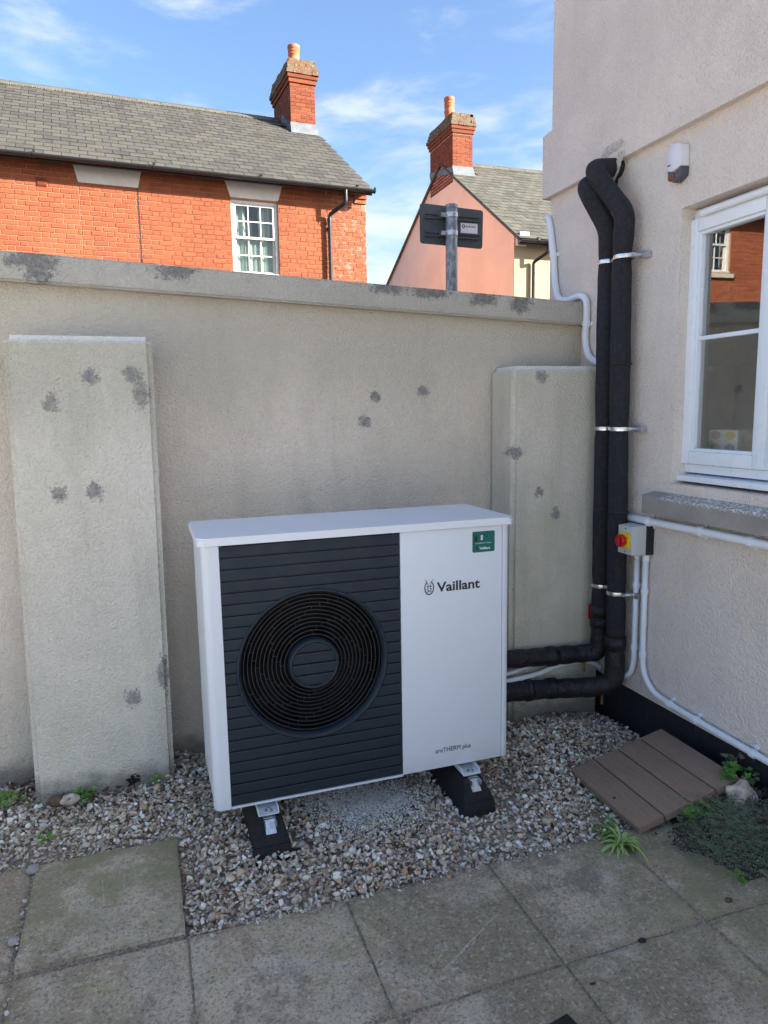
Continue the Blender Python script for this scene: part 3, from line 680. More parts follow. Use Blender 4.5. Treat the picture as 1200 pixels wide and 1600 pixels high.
# lettering and sticker
text('brand_lettering', 'Vaillant', .05, 'print_dark', hp, .807, -.0006, .668, width=.170, height=.036, offset=.0011)
text('model_lettering', 'aroTHERM plus', .02, 'print_black', hp, .798, -.0006, .054, width=.143, height=.0225, offset=.0)
def emblem(bm, cx, cz, s, y):
    n = 28; o_, i_ = [], []
    for k in range(n):
        a = math.radians(115)+math.radians(310)*k/(n-1)
        o_.append(bm.verts.new((cx+s*.62*math.cos(a), y, cz+s*.86*math.sin(a)))); i_.append(bm.verts.new((cx+s*.50*math.cos(a), y, cz+s*.73*math.sin(a))))
    for k in range(n-1): bm.faces.new((o_[k], o_[k+1], i_[k+1], i_[k]))
    for sg in (-1, 1):
        for poly in ([(.06, .25), (.2, .42), (.56, 1.1), (.44, .98), (.28, .75)], [(.03, .22), (.1, .05), (.3, .12), (.22, .3)], [(.04, -.02), (.28, -.08), (.34, -.3), (.16, -.16)], [(.05, -.25), (.2, -.3), (.12, -.55), (.05, -.5)], [(.22, -.42), (.34, -.4), (.26, -.6)]):
            vs = [bm.verts.new((cx+sg*a*s, y, cz+b*s)) for a, b in poly]; bm.faces.new(vs if sg > 0 else vs[::-1])
bm = B(); emblem(bm, .778, .687, .030, -.0008); bmesh.ops.solidify(bm, geom=list(bm.faces), thickness=.0005); obj('emblem', bm, 'print_dark', hp)
stk = bpy.data.objects.new('sticker', None); COL.objects.link(stk); stk.parent = hp; ORG['sticker'] = Vector((.992, 0, .80)); stk.location = ORG['sticker']-ORG[hp.name]; stk['label'] = 'small dark green sticker'
bm = B(); pts = quarter(.952, .805, .005, 180, 270, 3)+quarter(1.031, .805, .005, 270, 360, 3)+quarter(1.031, .871, .005, 0, 90, 3)+quarter(.952, .871, .005, 90, 180, 3)
hexa(bm, [(x, -.0002, z) for x, z in pts], [(x, -.0010, z) for x, z in pts]); fixn(bm); obj('label_sheet', bm, 'green', stk)
text('sticker_brand', 'Vaillant', .012, 'print_white', stk, .974, -.0013, .8095, width=.044, height=.0095, offset=.0003, depth=.0002)
text('sticker_caption', 'Installation Video', .006, 'print_white', stk, .960, -.0013, .831, width=.062, height=.0048, depth=.0002)
bm = B(); emblem(bm, .9665, .814, .0062, -.0014); bmesh.ops.solidify(bm, geom=list(bm.faces), thickness=.0003)
obj('sticker_emblem', bm, 'print_white', stk)
bm = B(); box(bm, .980, .988, -.0015, -.0008, .844, .862); obj('phone_icon', bm, 'print_white', stk, bevel=.0002)
bm = B(); box(bm, .9825, .9855, -.0018, -.0016, .8515, .8545); obj('phone_mark', bm, 'print_black', stk)
bm = B(); lathe(bm, (.9605, -.0009, .861), (0, -1, 0), [(0, .0006), (.0035, .0006), (.0035, 0)], 12); hexa(bm, [(.955, -.0009, .840), (.966, -.0009, .840), (.967, -.0009, .857), (.954, -.0009, .857)], [(.955, -.0015, .840), (.966, -.0015, .840), (.967, -.0015, .857), (.954, -.0015, .857)]); fixn(bm); obj('figure_icon', bm, 'print_black', stk)
# rubber feet
def foot(cx, label):
    f = thing('rubber_support_foot', label, 'support foot', (cx, .17, G-.01), group='rubber feet under the heat pump')
    bm = B(); zt = -.035; zb = -.16; w0, w1 = .066, .036
    hexa(bm, [(cx-w0, -.115, zb), (cx+w0, -.115, zb), (cx+w0, .46, zb), (cx-w0, .46, zb)], [(cx-w0*.92, -.105, -.10), (cx+w0*.92, -.105, -.10), (cx+w0*.92, .45, -.10), (cx-w0*.92, .45, -.10)])
    hexa(bm, [(cx-w0*.92, -.105, -.0995), (cx+w0*.92, -.105, -.0995), (cx+w0*.92, .45, -.0995), (cx-w0*.92, .45, -.0995)], [(cx-w1, -.05, zt), (cx+w1, -.05, zt), (cx+w1, .40, zt), (cx-w1, .40, zt)])
    obj('rubber_block', bm, 'rubber', f, bevel=.005, smooth=True)
    bm = B(); box(bm, cx-.02, cx+.02, -.052, .40, -.0345, -.031); box(bm, cx-.02, cx-.0175, -.085, .40, -.048, -.0305); box(bm, cx+.0175, cx+.02, -.085, .40, -.048, -.0305)
    hexa(bm, [(cx-.0175, -.083, -.072), (cx+.0175, -.083, -.072), (cx+.0175, -.053, -.040), (cx-.0175, -.053, -.040)], [(cx-.0175, -.087, -.069), (cx+.0175, -.087, -.069), (cx+.0175, -.053, -.036), (cx-.0175, -.053, -.036)])
    obj('galvanised_channel', bm, 'galv', f, bevel=.0008)
    bm = B(); a = .034
    hexa(bm, [(cx-a, -.045, -.026), (cx+a, -.045, -.026), (cx+a, .39, -.026), (cx-a, .39, -.026)], [(cx-a, -.045, -.023), (cx+a, -.045, -.023), (cx+a, .39, -.023), (cx-a, .39, -.023)])
    for s_ in (-1, 1): hexa(bm, [(cx+s_*a-.0015, -.045, -.0228), (cx+s_*a+.0015, -.045, -.0228), (cx+s_*a+.0015, .39, -.0228), (cx+s_*a-.0015, .39, -.0228)], [(cx+s_*a-.0015, -.030, -.006), (cx+s_*a+.0015, -.030, -.006), (cx+s_*a+.0015, .39, -.006), (cx+s_*a-.0015, .39, -.006)])
    obj('mounting_rail', bm, 'white_metal', f)
    bm = B(); lathe(bm, (cx+.004, -.022, -.0228), (0, 0, 1), [(0, .0035), (.013, .0035), (.0135, .0)], 20); lathe(bm, (cx+.004, -.022, -.0228), (0, 0, 1), [(0, .012), (.0075, .012), (.0078, .0035)], 6); fixn(bm); obj('bolt', bm, 'galv', f)
foot(.172, 'black rubber foot under the slatted left half of the heat pump')
foot(.925, 'black rubber foot under the plain white right half of the heat pump')

# ------------------------------------------------------------------ insulated pipes
def clamp(parent, cx, cy_, z, r, wy):
    bm = B(); lathe(bm, (cx, cy_, z-.008), (0, 0, 1), [(r-.002, 0), (r+.003, 0), (r+.004, .008), (r+.003, .016), (r-.002, .016)], 28); fixn(bm)
    box(bm, cx-.01, cx+.01, cy_-r-.018, cy_-r+.002, z-.006, z+.008)
    obj('clamp_ring', bm, 'zinc', parent, smooth=True)
    if wy:
        bm = B(); tube(bm, [(cx, cy_-r-.01, z), (cx+.02, cy_-r-.018, z), (X0+.005, cy_-r-.025, z)], .008, 10); box(bm, X0-.034, X0+.002, cy_-r-.046, cy_-r-.004, z-.013, z+.013)
        obj('clamp_bracket', bm, 'galv', parent)
def pipe(label, top, vert, bottom, r, rl, clamps, wy):
    p = thing('insulated_pipe', label, 'insulated pipe', (vert[-1][0], vert[-1][1], G), group='insulated pipes in the corner')
    path = rounded(top+vert, .04, 6)
    fine = []
    for a, b in zip(path, path[1:]):
        n = max(1, int((b-a).length/.03)); fine += [a+(b-a)*(k/n) for k in range(n)]
    fine.append(path[-1])
    rad = []
    for q in fine:
        rr_ = r*(1.0 if q.z < 2.15 else .99)*(1+.035*mnoise.noise(Vector((q.x*6, q.y*6, q.z*4))))
        for cz in clamps:
            d = abs(q.z-cz)
            if d < .06 and q.z < 2.1: rr_ *= 1-.10*(1-d/.06)
        rad.append(rr_)
    bm = B(); tube(bm, fine, rad, 24, wob=.05); obj('foam_sleeve', bm, 'foam', p, smooth='all')
    bm = B(); sd_ = Vector((-.75, -.66, 0)).normalized()
    tube(bm, [q+sd_*(rad[i]+.0002) for i, q in enumerate(fine) if q.z < 1.98], .0013, 5); obj('slit_seam', bm, 'tape', p)
    for zz in (1.56+.07*math.copysign(1, clamps[2]-.504), .86):
        yy = float(np.interp(zz, [vert[-1][2], vert[0][2]], [vert[-1][1], vert[0][1]])); bm = B(); lathe(bm, (1.79, yy, zz), (0, 0, 1), [(r*1.0, -.004), (r*1.055, -.002), (r*1.055, .002), (r*1.0, .004)], 24); fixn(bm); obj('butt_joint', bm, 'tape', p)
    path2 = rounded([vert[-1]]+bottom, .045, 8); fine2 = []
    for a, b in zip(path2, path2[1:]):
        n = max(1, int((b-a).length/.012)); fine2 += [a+(b-a)*(k/n) for k in range(n)]
    fine2.append(path2[-1])
    bm = B(); tube(bm, fine2, [rl*(1+.03*math.sin(i*.9)+.035*mnoise.noise(q*17)) for i, q in enumerate(fine2)], 24, wob=.05); obj('taped_elbow', bm, 'tape', p, smooth='all')
    for cz, w_ in zip(clamps, wy): clamp(p, vert[0][0] if cz > 1 else vert[-1][0], np.interp(cz, [vert[-1][2], vert[0][2]], [vert[-1][1], vert[0][1]]), cz, r, w_)
    return p
pa = pipe('front black insulated pipe, the one nearer the window, crossing over at the top', [(1.93, .455, 2.335), (1.728, .44, 2.308), (1.715, .395, 2.262)], [(1.79, .305, 2.10), (1.79, .318, 1.93), (1.79, .285, .30)], [(1.79, .285, .085), (1.715, .33, .055), (1.60, .43, .03), (1.45, .44, .04), (1.15, .44, .06)], .041, .044, (1.925, 1.217, .50), (1, 1, 1))
pbp = pipe('rear black insulated pipe beside the pilaster, with the red valve handle', [(1.93, .50, 2.29), (1.715, .478, 2.252), (1.705, .438, 2.205)], [(1.79, .415, 2.06), (1.79, .415, 1.93), (1.79, .400, .36)], [(1.79, .400, .19), (1.72, .435, .18), (1.58, .44, .185), (1.15, .44, .212)], .040, .0415, (1.925, 1.217, .508), (0, 0, 0))
def band(parent, c, ax_, r, w_, mat='tape'):
    bm = B(); lathe(bm, c, ax_, [(r-.004, -w_/2), (r+.0025, -w_/2), (r+.0035, 0), (r+.0025, w_/2), (r-.004, w_/2)], 28); fixn(bm); obj('tape_band', bm, mat, parent, smooth='all')
band(pa, (1.79, .285, .27), (0, 0, 1), .044, .06); band(pa, (1.56, .436, .034), (-1, .06, .05), .045, .045); band(pa, (1.44, .44, .041), (-1, 0, .05), .047, .03)
band(pbp, (1.79, .40, .39), (0, 0, 1), .042, .05); band(pbp, (1.79, .40, .335), (0, 0, 1), .043, .04); band(pbp, (1.56, .44, .186), (-1, 0, .04), .0425, .045)
bm = B(); box(bm, 1.765, 1.79, .452, .459, .335, .405); obj('valve_handle', bm, 'red', pbp, bevel=.002, smooth=True)
bm = B(); tube(bm, [(1.785, .43, .325), (1.783, .456, .32)], .008, 10); obj('valve_stem', bm, 'brass', pbp)
bm = B(); tube(bm, [(1.722, .42, .15), (1.722, .42, .10)], .0075, 12); obj('drain_nipple', bm, 'brass', pbp, smooth=True)
bm = B(); tube(bm, [(1.775, .35, .06), (1.775, .35, -.04)], .009, 12); obj('drain_nipple', bm, 'copper', pa, smooth=True)

# ------------------------------------------------------------------ white conduits
def conduit(name, label, pts, r, clips, parentloc, rad=.05, cat='conduit', mat='pvc', sp=False):
    c = thing(name, label, cat, parentloc, group='white conduits on the walls')
    path = spline(pts, 8) if sp else rounded(pts, rad, 8)
    bm = B(); tube(bm, path, r, 16); obj('tube', bm, mat, c, smooth='all')
    for q, ax_, off in clips:
        q = Vector(q); ax_ = Vector(ax_).normalized()
        bm = B(); lathe(bm, q-ax_*.008, ax_, [(r, 0), (r+.004, 0), (r+.0045, .008), (r+.004, .016), (r, .016)], 20)
        lathe(bm, q-ax_*.014, ax_, [(r, 0), (r+.0018, 0), (r+.0018, .028), (r, .028)], 20); fixn(bm)
        sd = Vector((1, 0, 0)).cross(ax_) if abs(ax_.x) < .9 else Vector((0, 1, 0)).cross(ax_)
        for s_ in ((-1, 1) if off == 2 else (off,)):
            f = q+sd*s_*(r+.007); xw = X0-.001
            lathe(bm, Vector((xw, f.y, f.z)), (-1, 0, 0), [(0.010, 0), (.010, .006), (.0, .007)], 10)
        fixn(bm); obj('clip', bm, mat, c, smooth=True)
    return c
c1 = conduit('electrical_conduit', 'white conduit curling off the building corner and over the wall coping', [(1.862, 1.02, 2.26), (1.847, .985, 2.25), (1.842, .957, 2.19), (1.842, .925, 2.05), (1.842, .905, 1.92), (1.842, .87, 1.848), (1.842, .79, 1.826), (1.842, .69, 1.830), (1.842, .640, 1.80), (1.842, .634, 1.72), (1.842, .64, 1.63), (1.842, .615, 1.555), (1.842, .565, 1.522), (1.842, .47, 1.50)], .0155,
   [((1.842, .926, 2.06), (0, .12, 1), 1), ((1.842, .634, 1.695), (0, 0, 1), 1)], (1.85, .8, 1.5), sp=True)
c2 = conduit('electrical_conduit', 'thick white conduit running level just under the stone window sill', [(1.832, .36, .834), (1.832, .10, .835), (1.832, -.15, .838), (1.832, -.46, .838), (1.832, -1.5, .838)], .0165,
   [((1.832, .145, .835), (0, 1, 0), 2), ((1.832, -.15, .838), (0, 1, 0), 2), ((1.832, -.385, .838), (0, 1, 0), 2), ((1.832, -.8, .838), (0, 1, 0), 2)], (1.85, -.5, .83), sp=False)
c3 = conduit('electrical_conduit', 'white conduit dropping from the isolator box and turning behind the black elbow', [(1.838, .217, .70), (1.838, .217, .30), (1.838, .215, .20), (1.838, .24, .13), (1.838, .30, .10), (1.835, .40, .09)], .0125,
   [((1.838, .217, .545), (0, 0, 1), 1), ((1.838, .217, .265), (0, 0, 1), 1)], (1.85, .22, .1), rad=.06)
c4 = conduit('electrical_conduit', 'long white conduit from the isolator sweeping down along the black plinth', [(1.838, .163, .70), (1.838, .163, .30), (1.838, .155, .17), (1.838, .09, .105), (1.838, -.05, .092), (1.838, -.35, .083), (1.838, -1.6, .06)], .0125,
   [((1.838, .163, .53), (0, 0, 1), -1), ((1.838, .161, .25), (0, 0, 1), -1), ((1.838, -.015, .094), (0, 1, -.06), 1), ((1.838, -.165, .088), (0, 1, -.03), 1), ((1.838, -.44, .08), (0, 1, -.03), 1)], (1.85, -.5, .05), rad=.09)
c5 = conduit('electrical_conduit', 'upper thin white cable pipe between the two black pipe runs', [(1.10, .465, .10), (1.36, .465, .125), (1.47, .465, .146), (1.60, .466, .14)], .010, [], (1.3, .46, .1), sp=True)
c6 = conduit('electrical_conduit', 'lower thin white cable pipe arching between the two black pipe runs', [(1.10, .455, .08), (1.36, .455, .093), (1.50, .456, .105), (1.60, .458, .128), (1.72, .460, .134), (1.80, .462, .115), (1.835, .45, .09)], .0115, [], (1.5, .46, .08), sp=True)

# ------------------------------------------------------------------ isolator switch
iso = thing('isolator_switch', 'grey isolator box with red rotary knob on a yellow plate beside the black pipes', 'isolator switch', (1.82, .18, .69))
bm = B(); box(bm, 1.822, 1.861, .142, .243, .690, .818); obj('back_box', bm, 'black_plastic', iso, bevel=.002)
bm = B(); hexa(bm, [(1.752, .125+.022, .694), (1.8215, .143, .690), (1.8215, .242, .690), (1.752, .238, .694)], [(1.752, .125+.022, .814), (1.8215, .143, .818), (1.8215, .242, .818), (1.752, .238, .814)]); obj('cover', bm, 'grey_box', iso, bevel=.004, smooth=True)
bm = B(); box(bm, 1.742, 1.7515, .155, .222, .722, .786); obj('yellow_plate', bm, 'yellow', iso, bevel=.002, smooth=True)
bm = B(); lathe(bm, (1.7415, .192, .753), (-1, 0, 0), [(.024, 0), (.026, .006), (.027, .017), (.024, .021), (.019, .018), (0, .017)], 36); fixn(bm)
obj('red_knob', bm, 'red', iso, smooth=True)
bm = B(); box(bm, 1.716, 1.724, .187, .197, .733, .773); obj('knob_grip', bm, 'red', iso, bevel=.002)
for yy, zz in ((.190, .803), (.190, .704)):
    bm = B(); lathe(bm, (1.7518, yy, zz), (-1, 0, 0), [(.0035, 0), (.0035, .0006), (0, .0006)], 10); fixn(bm); obj('screw', bm, 'black_plastic', iso)
bm = B(); lathe(bm, (1.7415, .166, .768), (-1, 0, 0), [(.004, 0), (.004, .0005), (0, .0005)], 10); fixn(bm); obj('padlock_hole', bm, 'black_plastic', iso)
for yy in (.217, .163):
    bm = B(); lathe(bm, (1.838, yy, .664), (0, 0, 1), [(.0125, 0), (.016, .0), (.016, .02), (.0145, .026), (.0125, .026)], 20); fixn(bm); obj('gland', bm, 'pvc', iso, smooth=True)

# ------------------------------------------------------------------ alarm sounder
al = thing('alarm_sounder', 'small white alarm box with smoked lower lens high on the pale building', 'alarm box', (1.83, .09, 2.14))
def shield(pts, x0, x1, sh, mid=()):
    bm = B(); cyy = sum(p[0] for p in pts)/len(pts)
    hexa(bm, [(x0, y, z) for y, z in pts][::-1], [(x1-(.010 if i in mid else 0), cyy+(y-cyy)*sh, z) for i, (y, z) in enumerate(pts)][::-1]); fixn(bm); return bm
obj('cover', shield([(.104, 2.283), (.064, 2.290), (.027, 2.283), (.023, 2.205), (.064, 2.190), (.107, 2.205)], X0-.001, X0-.040, .9, (1, 4)), 'sounder_white', al, bevel=.003, smooth=True)
obj('lens', shield([(.107, 2.2035), (.064, 2.1885), (.023, 2.2035), (.026, 2.168), (.064, 2.152), (.104, 2.168)], X0-.001, X0-.036, .86), 'sounder_grey', al, bevel=.003, smooth=True)
bm = B()
for i in range(3): box(bm, X0-.0395, X0-.0362, .066+i*.011, .073+i*.011, 2.170, 2.186)
obj('strobe', bm, 'amber', al, bevel=.0008, kind='stuff')
bm = B(); box(bm, X0-.0475, X0-.0405, .072, .090, 2.216, 2.2195); obj('printed_mark', bm, 'purple', al)

# ------------------------------------------------------------------ deck board square
dk = thing('deck_cover', 'tilted square cover of four brown composite deck boards lying by the black plinth', 'deck board cover', (1.57, -.21, G))
O = Vector((1.352, -.438, -.103)); U = Vector((.437, 0, .1)); V = Vector((.018, .428, -.004)); Nn = U.cross(V).normalized()
for i in range(4):
    a = i/4+.0065; b = (i+1)/4-.0065
    p = [O+U*a, O+U*b, O+U*b+V, O+U*a+V]; bm = B(); hexa(bm, [q-Nn*.026 for q in p], p); obj('plank', bm, 'deck', dk, bevel=.0022, smooth=True)
bm = B(); 
for t_ in (.12, .82):
    p = [O+U*.03+V*t_, O+U*.97+V*t_, O+U*.97+V*(t_+.09), O+U*.03+V*(t_+.09)]; hexa(bm, [q-Nn*.05 for q in p], [q-Nn*.0265 for q in p])
obj('batten', bm, 'deck', dk)
bm = B(); q = O+U*.075+V*.42; lathe(bm, q-Nn*.004, Nn, [(0, .0045), (.006, .0045), (.006, 0)], 10); fixn(bm); obj('knot_hole', bm, 'pebble_dark', dk)

# ------------------------------------------------------------------ houses over the wall
BH, BL = .065, .215
def unit_box(name, sx_, sy_, sz_, mat, bev=0):
    bm = B(); box(bm, -sx_/2, sx_/2, 0, sy_, 0, sz_); me = bpy.data.meshes.new(name); bm.to_mesh(me); bm.free(); me.materials.append(MAT[mat]); return me
def place(me, name, parent, loc, rot=None):
    o = bpy.data.objects.new(name, me); COL.objects.link(o); o.parent = parent; o.location = Vector(loc)-ORG[parent.name]
    if rot: o.rotation_euler = rot
    return o
def flemish(u0, u1, z0, z1):
    """(u, z, length) of every brick of a Flemish bond panel"""
    out = []; k = int(round(z0/.075)); z = z0
    while z+BH <= z1+.03:
        u = u0-(.1625 if k % 2 else 0)-(k*.037 % .05); i = 0
        while u < u1:
            L = BL if i % 2 == 0 else .1025
            a, b = max(u, u0+.004), min(u+L, u1-.004)
            if b-a > .006: out.append((a, z, b-a))
            u += L+.010; i += 1
        z += .075; k += 1
    return out
rh = thing('red_brick_house', 'orange red brick house with grey slate roof and tall chimney over the garden wall', 'house', (3.98, 10.606, 0), math.radians(3.5))
bm = B()   # backing wall of mortar with the window openings left out
def wallseg(u0, u1, z0, z1): box(bm, u0, u1, .008, .3, z0, z1)
zt = 5.235
wins = [(-2.44, -1.63, 3.66, 4.885), (-11.78, -10.95, 4.02, 5.12)]
wallseg(-16, wins[1][0], -.3, zt); wallseg(wins[1][1], wins[0][0], -.3, zt); wallseg(wins[0][1], 0, -.3, zt)
for a, b, c, d in wins: wallseg(a, b, -.3, c); wallseg(a, b, d, zt)
box(bm, -16, 0, 6.3, 6.6, -.3, 5.2); box(bm, -16, -15.7, .3, 6.3, -.3, 5.2)
hexa(bm, [(-.3, .3, -.3), (-.005, .3, -.3), (-.005, 6.3, -.3), (-.3, 6.3, -.3)], [(-.3, .3, 5.2), (-.005, .3, 5.2), (-.005, 6.3, 5.2), (-.3, 6.3, 5.2)])
hexa(bm, [(-.3, .3, 5.2005), (-.005, .3, 5.2005), (-.005, 6.3, 5.2005), (-.3, 6.3, 5.2005)], [(-.3, 3.2, 7.1), (-.005, 3.2, 7.1), (-.005, 3.4, 7.1), (-.3, 3.4, 7.1)])
obj('mortar_wall', bm, 'mortar', rh)
bricks = []
for a, b in ((-16, -11.784), (-10.946, -4.797), (-4.795, -3.930), (-3.920, -2.440), (-1.630, -.7375), (-.7365, 0)): bricks += flemish(a, b, 2.925, 5.23)
for a, b, c, d in wins:
    bricks += [q for q in flemish(a, b, 2.925, 5.23) if q[1] > d+.02 or q[1]+BH < c-.02]
def covered(u, z, L):   # under the stone lintels
    for a0, a1 in ((-2.54, -1.53), (-4.87, -3.84)):
        if z > 4.9 and u+L > a0+.04*(5.14-z) and u < a1: return z < 5.18
    return False
vis = sorted([q for q in bricks if q[0] > -6.0 and q[1] > 3.72], key=lambda q: q[0])
single = set(vis[:300]); meshes = {}
rest = B(); nsingle = 0
for q in bricks:
    u, z, L = q; dy = random.uniform(-.0022, .0022)
    if q in single:
        key = round(L, 3)
        if key not in meshes:
            b2 = B(); box(b2, 0, L, 0, .02, 0, BH); bmesh.ops.bevel(b2, geom=[e for e in b2.edges if all(v.co.y < .01 for v in e.verts)], offset=.004, segments=1, affect='EDGES')
            me = bpy.data.meshes.new('brick'); b2.to_mesh(me); b2.free(); me.materials.append(MAT['brick']); meshes[key] = me
        place(meshes[key], 'brick', rh, (u+random.uniform(-.002, .002), dy, z+random.uniform(-.0015, .0015)), (0, random.uniform(-.006, .006), 0))
    else:
        u += random.uniform(-.002, .002); z += random.uniform(-.0015, .0015)
        box(rest, u, u+L, dy, .02, z, z+BH)
obj('brickwork', rest, 'brick', rh, kind='stuff')
# corbelled kneeler at the corner
bm = B(); box(bm, -.22, .0, -.028, -.003, 5.0, 5.065); box(bm, -.24, .0, -.055, -.003, 5.075, 5.14); box(bm, -.25, .0, -.085, -.003, 5.15, 5.235); obj('kneeler', bm, 'brick', rh)
# blind window joints
bm = B(); box(bm, -3.932, -3.918, .0, .0075, 3.0, 4.955); obj('movement_joint', bm, 'fascia', rh)
for a, b, c, d in ((-2.535, -1.535, -2.445, -1.625), (-4.865, -3.845, -4.80, -3.915)):
    bm = B(); hexa(bm, [(c, -.012, 4.905), (d, -.012, 4.905), (d, .1, 4.905), (c, .1, 4.905)], [(a, -.012, 5.185), (b, -.012, 5.185), (b, .1, 5.185), (a, .1, 5.185)]); obj('lintel', bm, 'lintel', rh, bevel=.004)
bm = B(); box(bm, -5.385, -5.245, -.014, .02, 4.80, 4.92)
for i in range(6): box(bm, -5.372, -5.258, -.022, -.0142, 4.812+i*.017, 4.822+i*.017)
obj('air_vent', bm, 'brick_dark', rh)
def sash_window(parent, a, b, c, d, curtains=True):
    w_ = bpy.data.objects.new('sash_window', None); COL.objects.link(w_); w_.parent = parent
    ORG[w_.name] = Vector(((a+b)/2, .06, c)); w_.location = ORG[w_.name]-ORG[parent.name]
    bm = B(); fr = .05; y0 = .045
    box(bm, a, a+fr, y0, .14, c, d); box(bm, b-fr, b, y0, .14, c, d); box(bm, a+fr, b-fr, y0, .14, d-fr, d); box(bm, a-.02, b+.02, y0-.03, .14, c-.05, c+.03)
    obj('box_frame', bm, 'sash_white', w_, bevel=.004)
    mid = (c+d)/2+.01; i0, i1 = a+fr+.002, b-fr-.002
    for k, (s0, s1, yy) in enumerate(((mid-.02, d-fr-.002, y0+.012), (c+.031, mid+.02, y0+.05))):
        bm = B(); t_ = .036
        box(bm, i0, i0+t_, yy, yy+.035, s0, s1); box(bm, i1-t_, i1, yy, yy+.035, s0, s1); box(bm, i0+t_, i1-t_, yy, yy+.035, s0, s0+t_); box(bm, i0+t_, i1-t_, yy, yy+.035, s1-t_, s1)
        gw_ = (i1-i0-2*t_); gh = s1-s0-2*t_
        for q in (1, 2): x_ = i0+t_+gw_*q/3; box(bm, x_-.009, x_+.009, yy+.003, yy+.03, s0+t_, s1-t_)
        zc_ = s0+t_+gh/2
        for q in range(3):
            xa = i0+t_+gw_*q/3+(.0095 if q else 0); xb = i0+t_+gw_*(q+1)/3-(.0095 if q < 2 else 0); box(bm, xa, xb, yy+.003, yy+.03, zc_-.009, zc_+.009)
        obj('sash', bm, 'sash_white', w_)
        for q in range(3):
            for r_ in range(2):
                xa = i0+t_+gw_*q/3; bm = B(); box(bm, xa+.01, xa+gw_/3-.01, yy+.016, yy+.018, s0+t_+gh*r_/2+.01, s0+t_+gh*(r_+1)/2-.01); obj('pane', bm, 'glass_house', w_)
    # drapes
    def drape(x0, x1, z0, z1, y=.19):
        bm = B(); n = 26; v0 = []; v1 = []
        for k in range(n+1):
            x_ = x0+(x1-x0)*k/n; yy = y+.03*math.sin((x_-x0)*62+2*mnoise.noise(Vector((x_*8, 0, 0))))
            v0.append(bm.verts.new((x_, yy, z0+.02*mnoise.noise(Vector((x_*9, 3, 0)))))); v1.append(bm.verts.new((x_, yy, z1)))
        for k in range(n): bm.faces.new((v0[k], v0[k+1], v1[k+1], v1[k]))
        obj('curtain', bm, 'curtain', w_, smooth='all')
    if curtains:
        drape(a+.05, a+.28, c, d, .21); drape(b-.30, b-.05, c, d, .21); drape(a+.05, b-.05, c, mid+.03, .175)
    bm = B(); box(bm, a+.02, b-.02, .32, .6, c-.1, d+.05); obj('dark_interior', bm, 'room_dark', w_)
sash_window(rh, *wins[0]); sash_window(rh, *wins[1], curtains=False)
bm = B(); box(bm, wins[1][0]-.06, wins[1][1]+.06, -.07, .01, 3.90, 3.985); obj('window_sill', bm, 'cream_stone', rh, bevel=.005)
# roof
k_ = .645; ang = math.atan(k_); RY = 3.32
def rz(y): return 5.17+(y+.30)*k_
zr = rz(RY)
bm = B(); hexa(bm, [(-16, -.26, rz(-.26)-.06), (.01, -.26, rz(-.26)-.06), (.01, RY, zr-.06), (-16, RY, zr-.06)], [(-16, -.26, rz(-.26)-.02), (.01, -.26, rz(-.26)-.02), (.01, RY, zr-.02), (-16, RY, zr-.02)])
hexa(bm, [(-16, RY+.001, zr-.06), (.01, RY+.001, zr-.06), (.01, 6.9, rz(-.26)-.06), (-16, 6.9, rz(-.26)-.06)], [(-16, RY+.001, zr-.02), (.01, RY+.001, zr-.02), (.01, 6.9, rz(-.26)-.02), (-16, 6.9, rz(-.26)-.02)])
obj('roof_deck', bm, 'slate', rh)
def slates(parent, x0, x1, ybase, zbase, ang_, gauge, width, length_up, mat, nmax, skip=None, name='slate', near=lambda p: 0):
    """courses of slates going up a slope that starts at (ybase, zbase)"""
    items = []; k = 0; s_ = 0
    while s_ < length_up-.02:
        x = x0-(width/2 if k % 2 else 0)
        while x < x1:
            a, b = max(x, x0), min(x+width-.009, x1)
            if b-a > .05: items.append((a, b-a, s_))
            x += width
        s_ += gauge; k += 1
    th = .009; L = gauge*1.35; ca, sa = math.cos(ang_), math.sin(ang_); tilt = .013/L
    if skip: items = [q for q in items if not skip(q)]
    order = sorted(items, key=near); sing = set(order[:nmax]); cache = {}; rest = B(); nrest = 0
    me_cache = {}
    for q in items:
        a, w_, s0 = q; j = random.uniform(-.006, .006); y = ybase+(s0+j)*ca; z = zbase+(s0+j)*sa
        lift = .008
        rx = ang_-tilt
        if q in sing:
            key = round(w_, 2)
            if key not in me_cache:
                b2 = B(); box(b2, 0, w_, 0, L, 0, th); me = bpy.data.meshes.new(name); b2.to_mesh(me); b2.free(); me.materials.append(MAT[mat]); me_cache[key] = me
            place(me_cache[key], name, parent, (a, y-sa*lift, z+ca*lift+random.uniform(0, .003)), (rx+random.uniform(-.008, .008), 0, random.uniform(-.006, .006)))
        else:
            R_ = Matrix.Rotation(rx, 3, 'X'); n0 = len(rest.verts); vs = box(rest, 0, w_, 0, L, 0, th)
            off = Vector((a, y-sa*lift, z+ca*lift+random.uniform(0, .003)))
            for v in vs: v.co = R_ @ v.co+off
            nrest += 1
    if nrest: obj('slating', rest, mat, parent, kind='stuff')
    else: rest.free()
slen = math.hypot(RY+.30, (RY+.30)*k_)
def in_chim(q): y = -.30+q[2]*math.cos(ang); return q[0]+q[1] > -.6 and q[0] < -.07 and y > 2.55
slates(rh, -16, .03, -.33, rz(-.33), ang, .205, .25, slen+.03, 'slate', 300, skip=in_chim, near=lambda q: (q[0] < -6.3, abs(q[0]+5.2)+q[2]*.4))
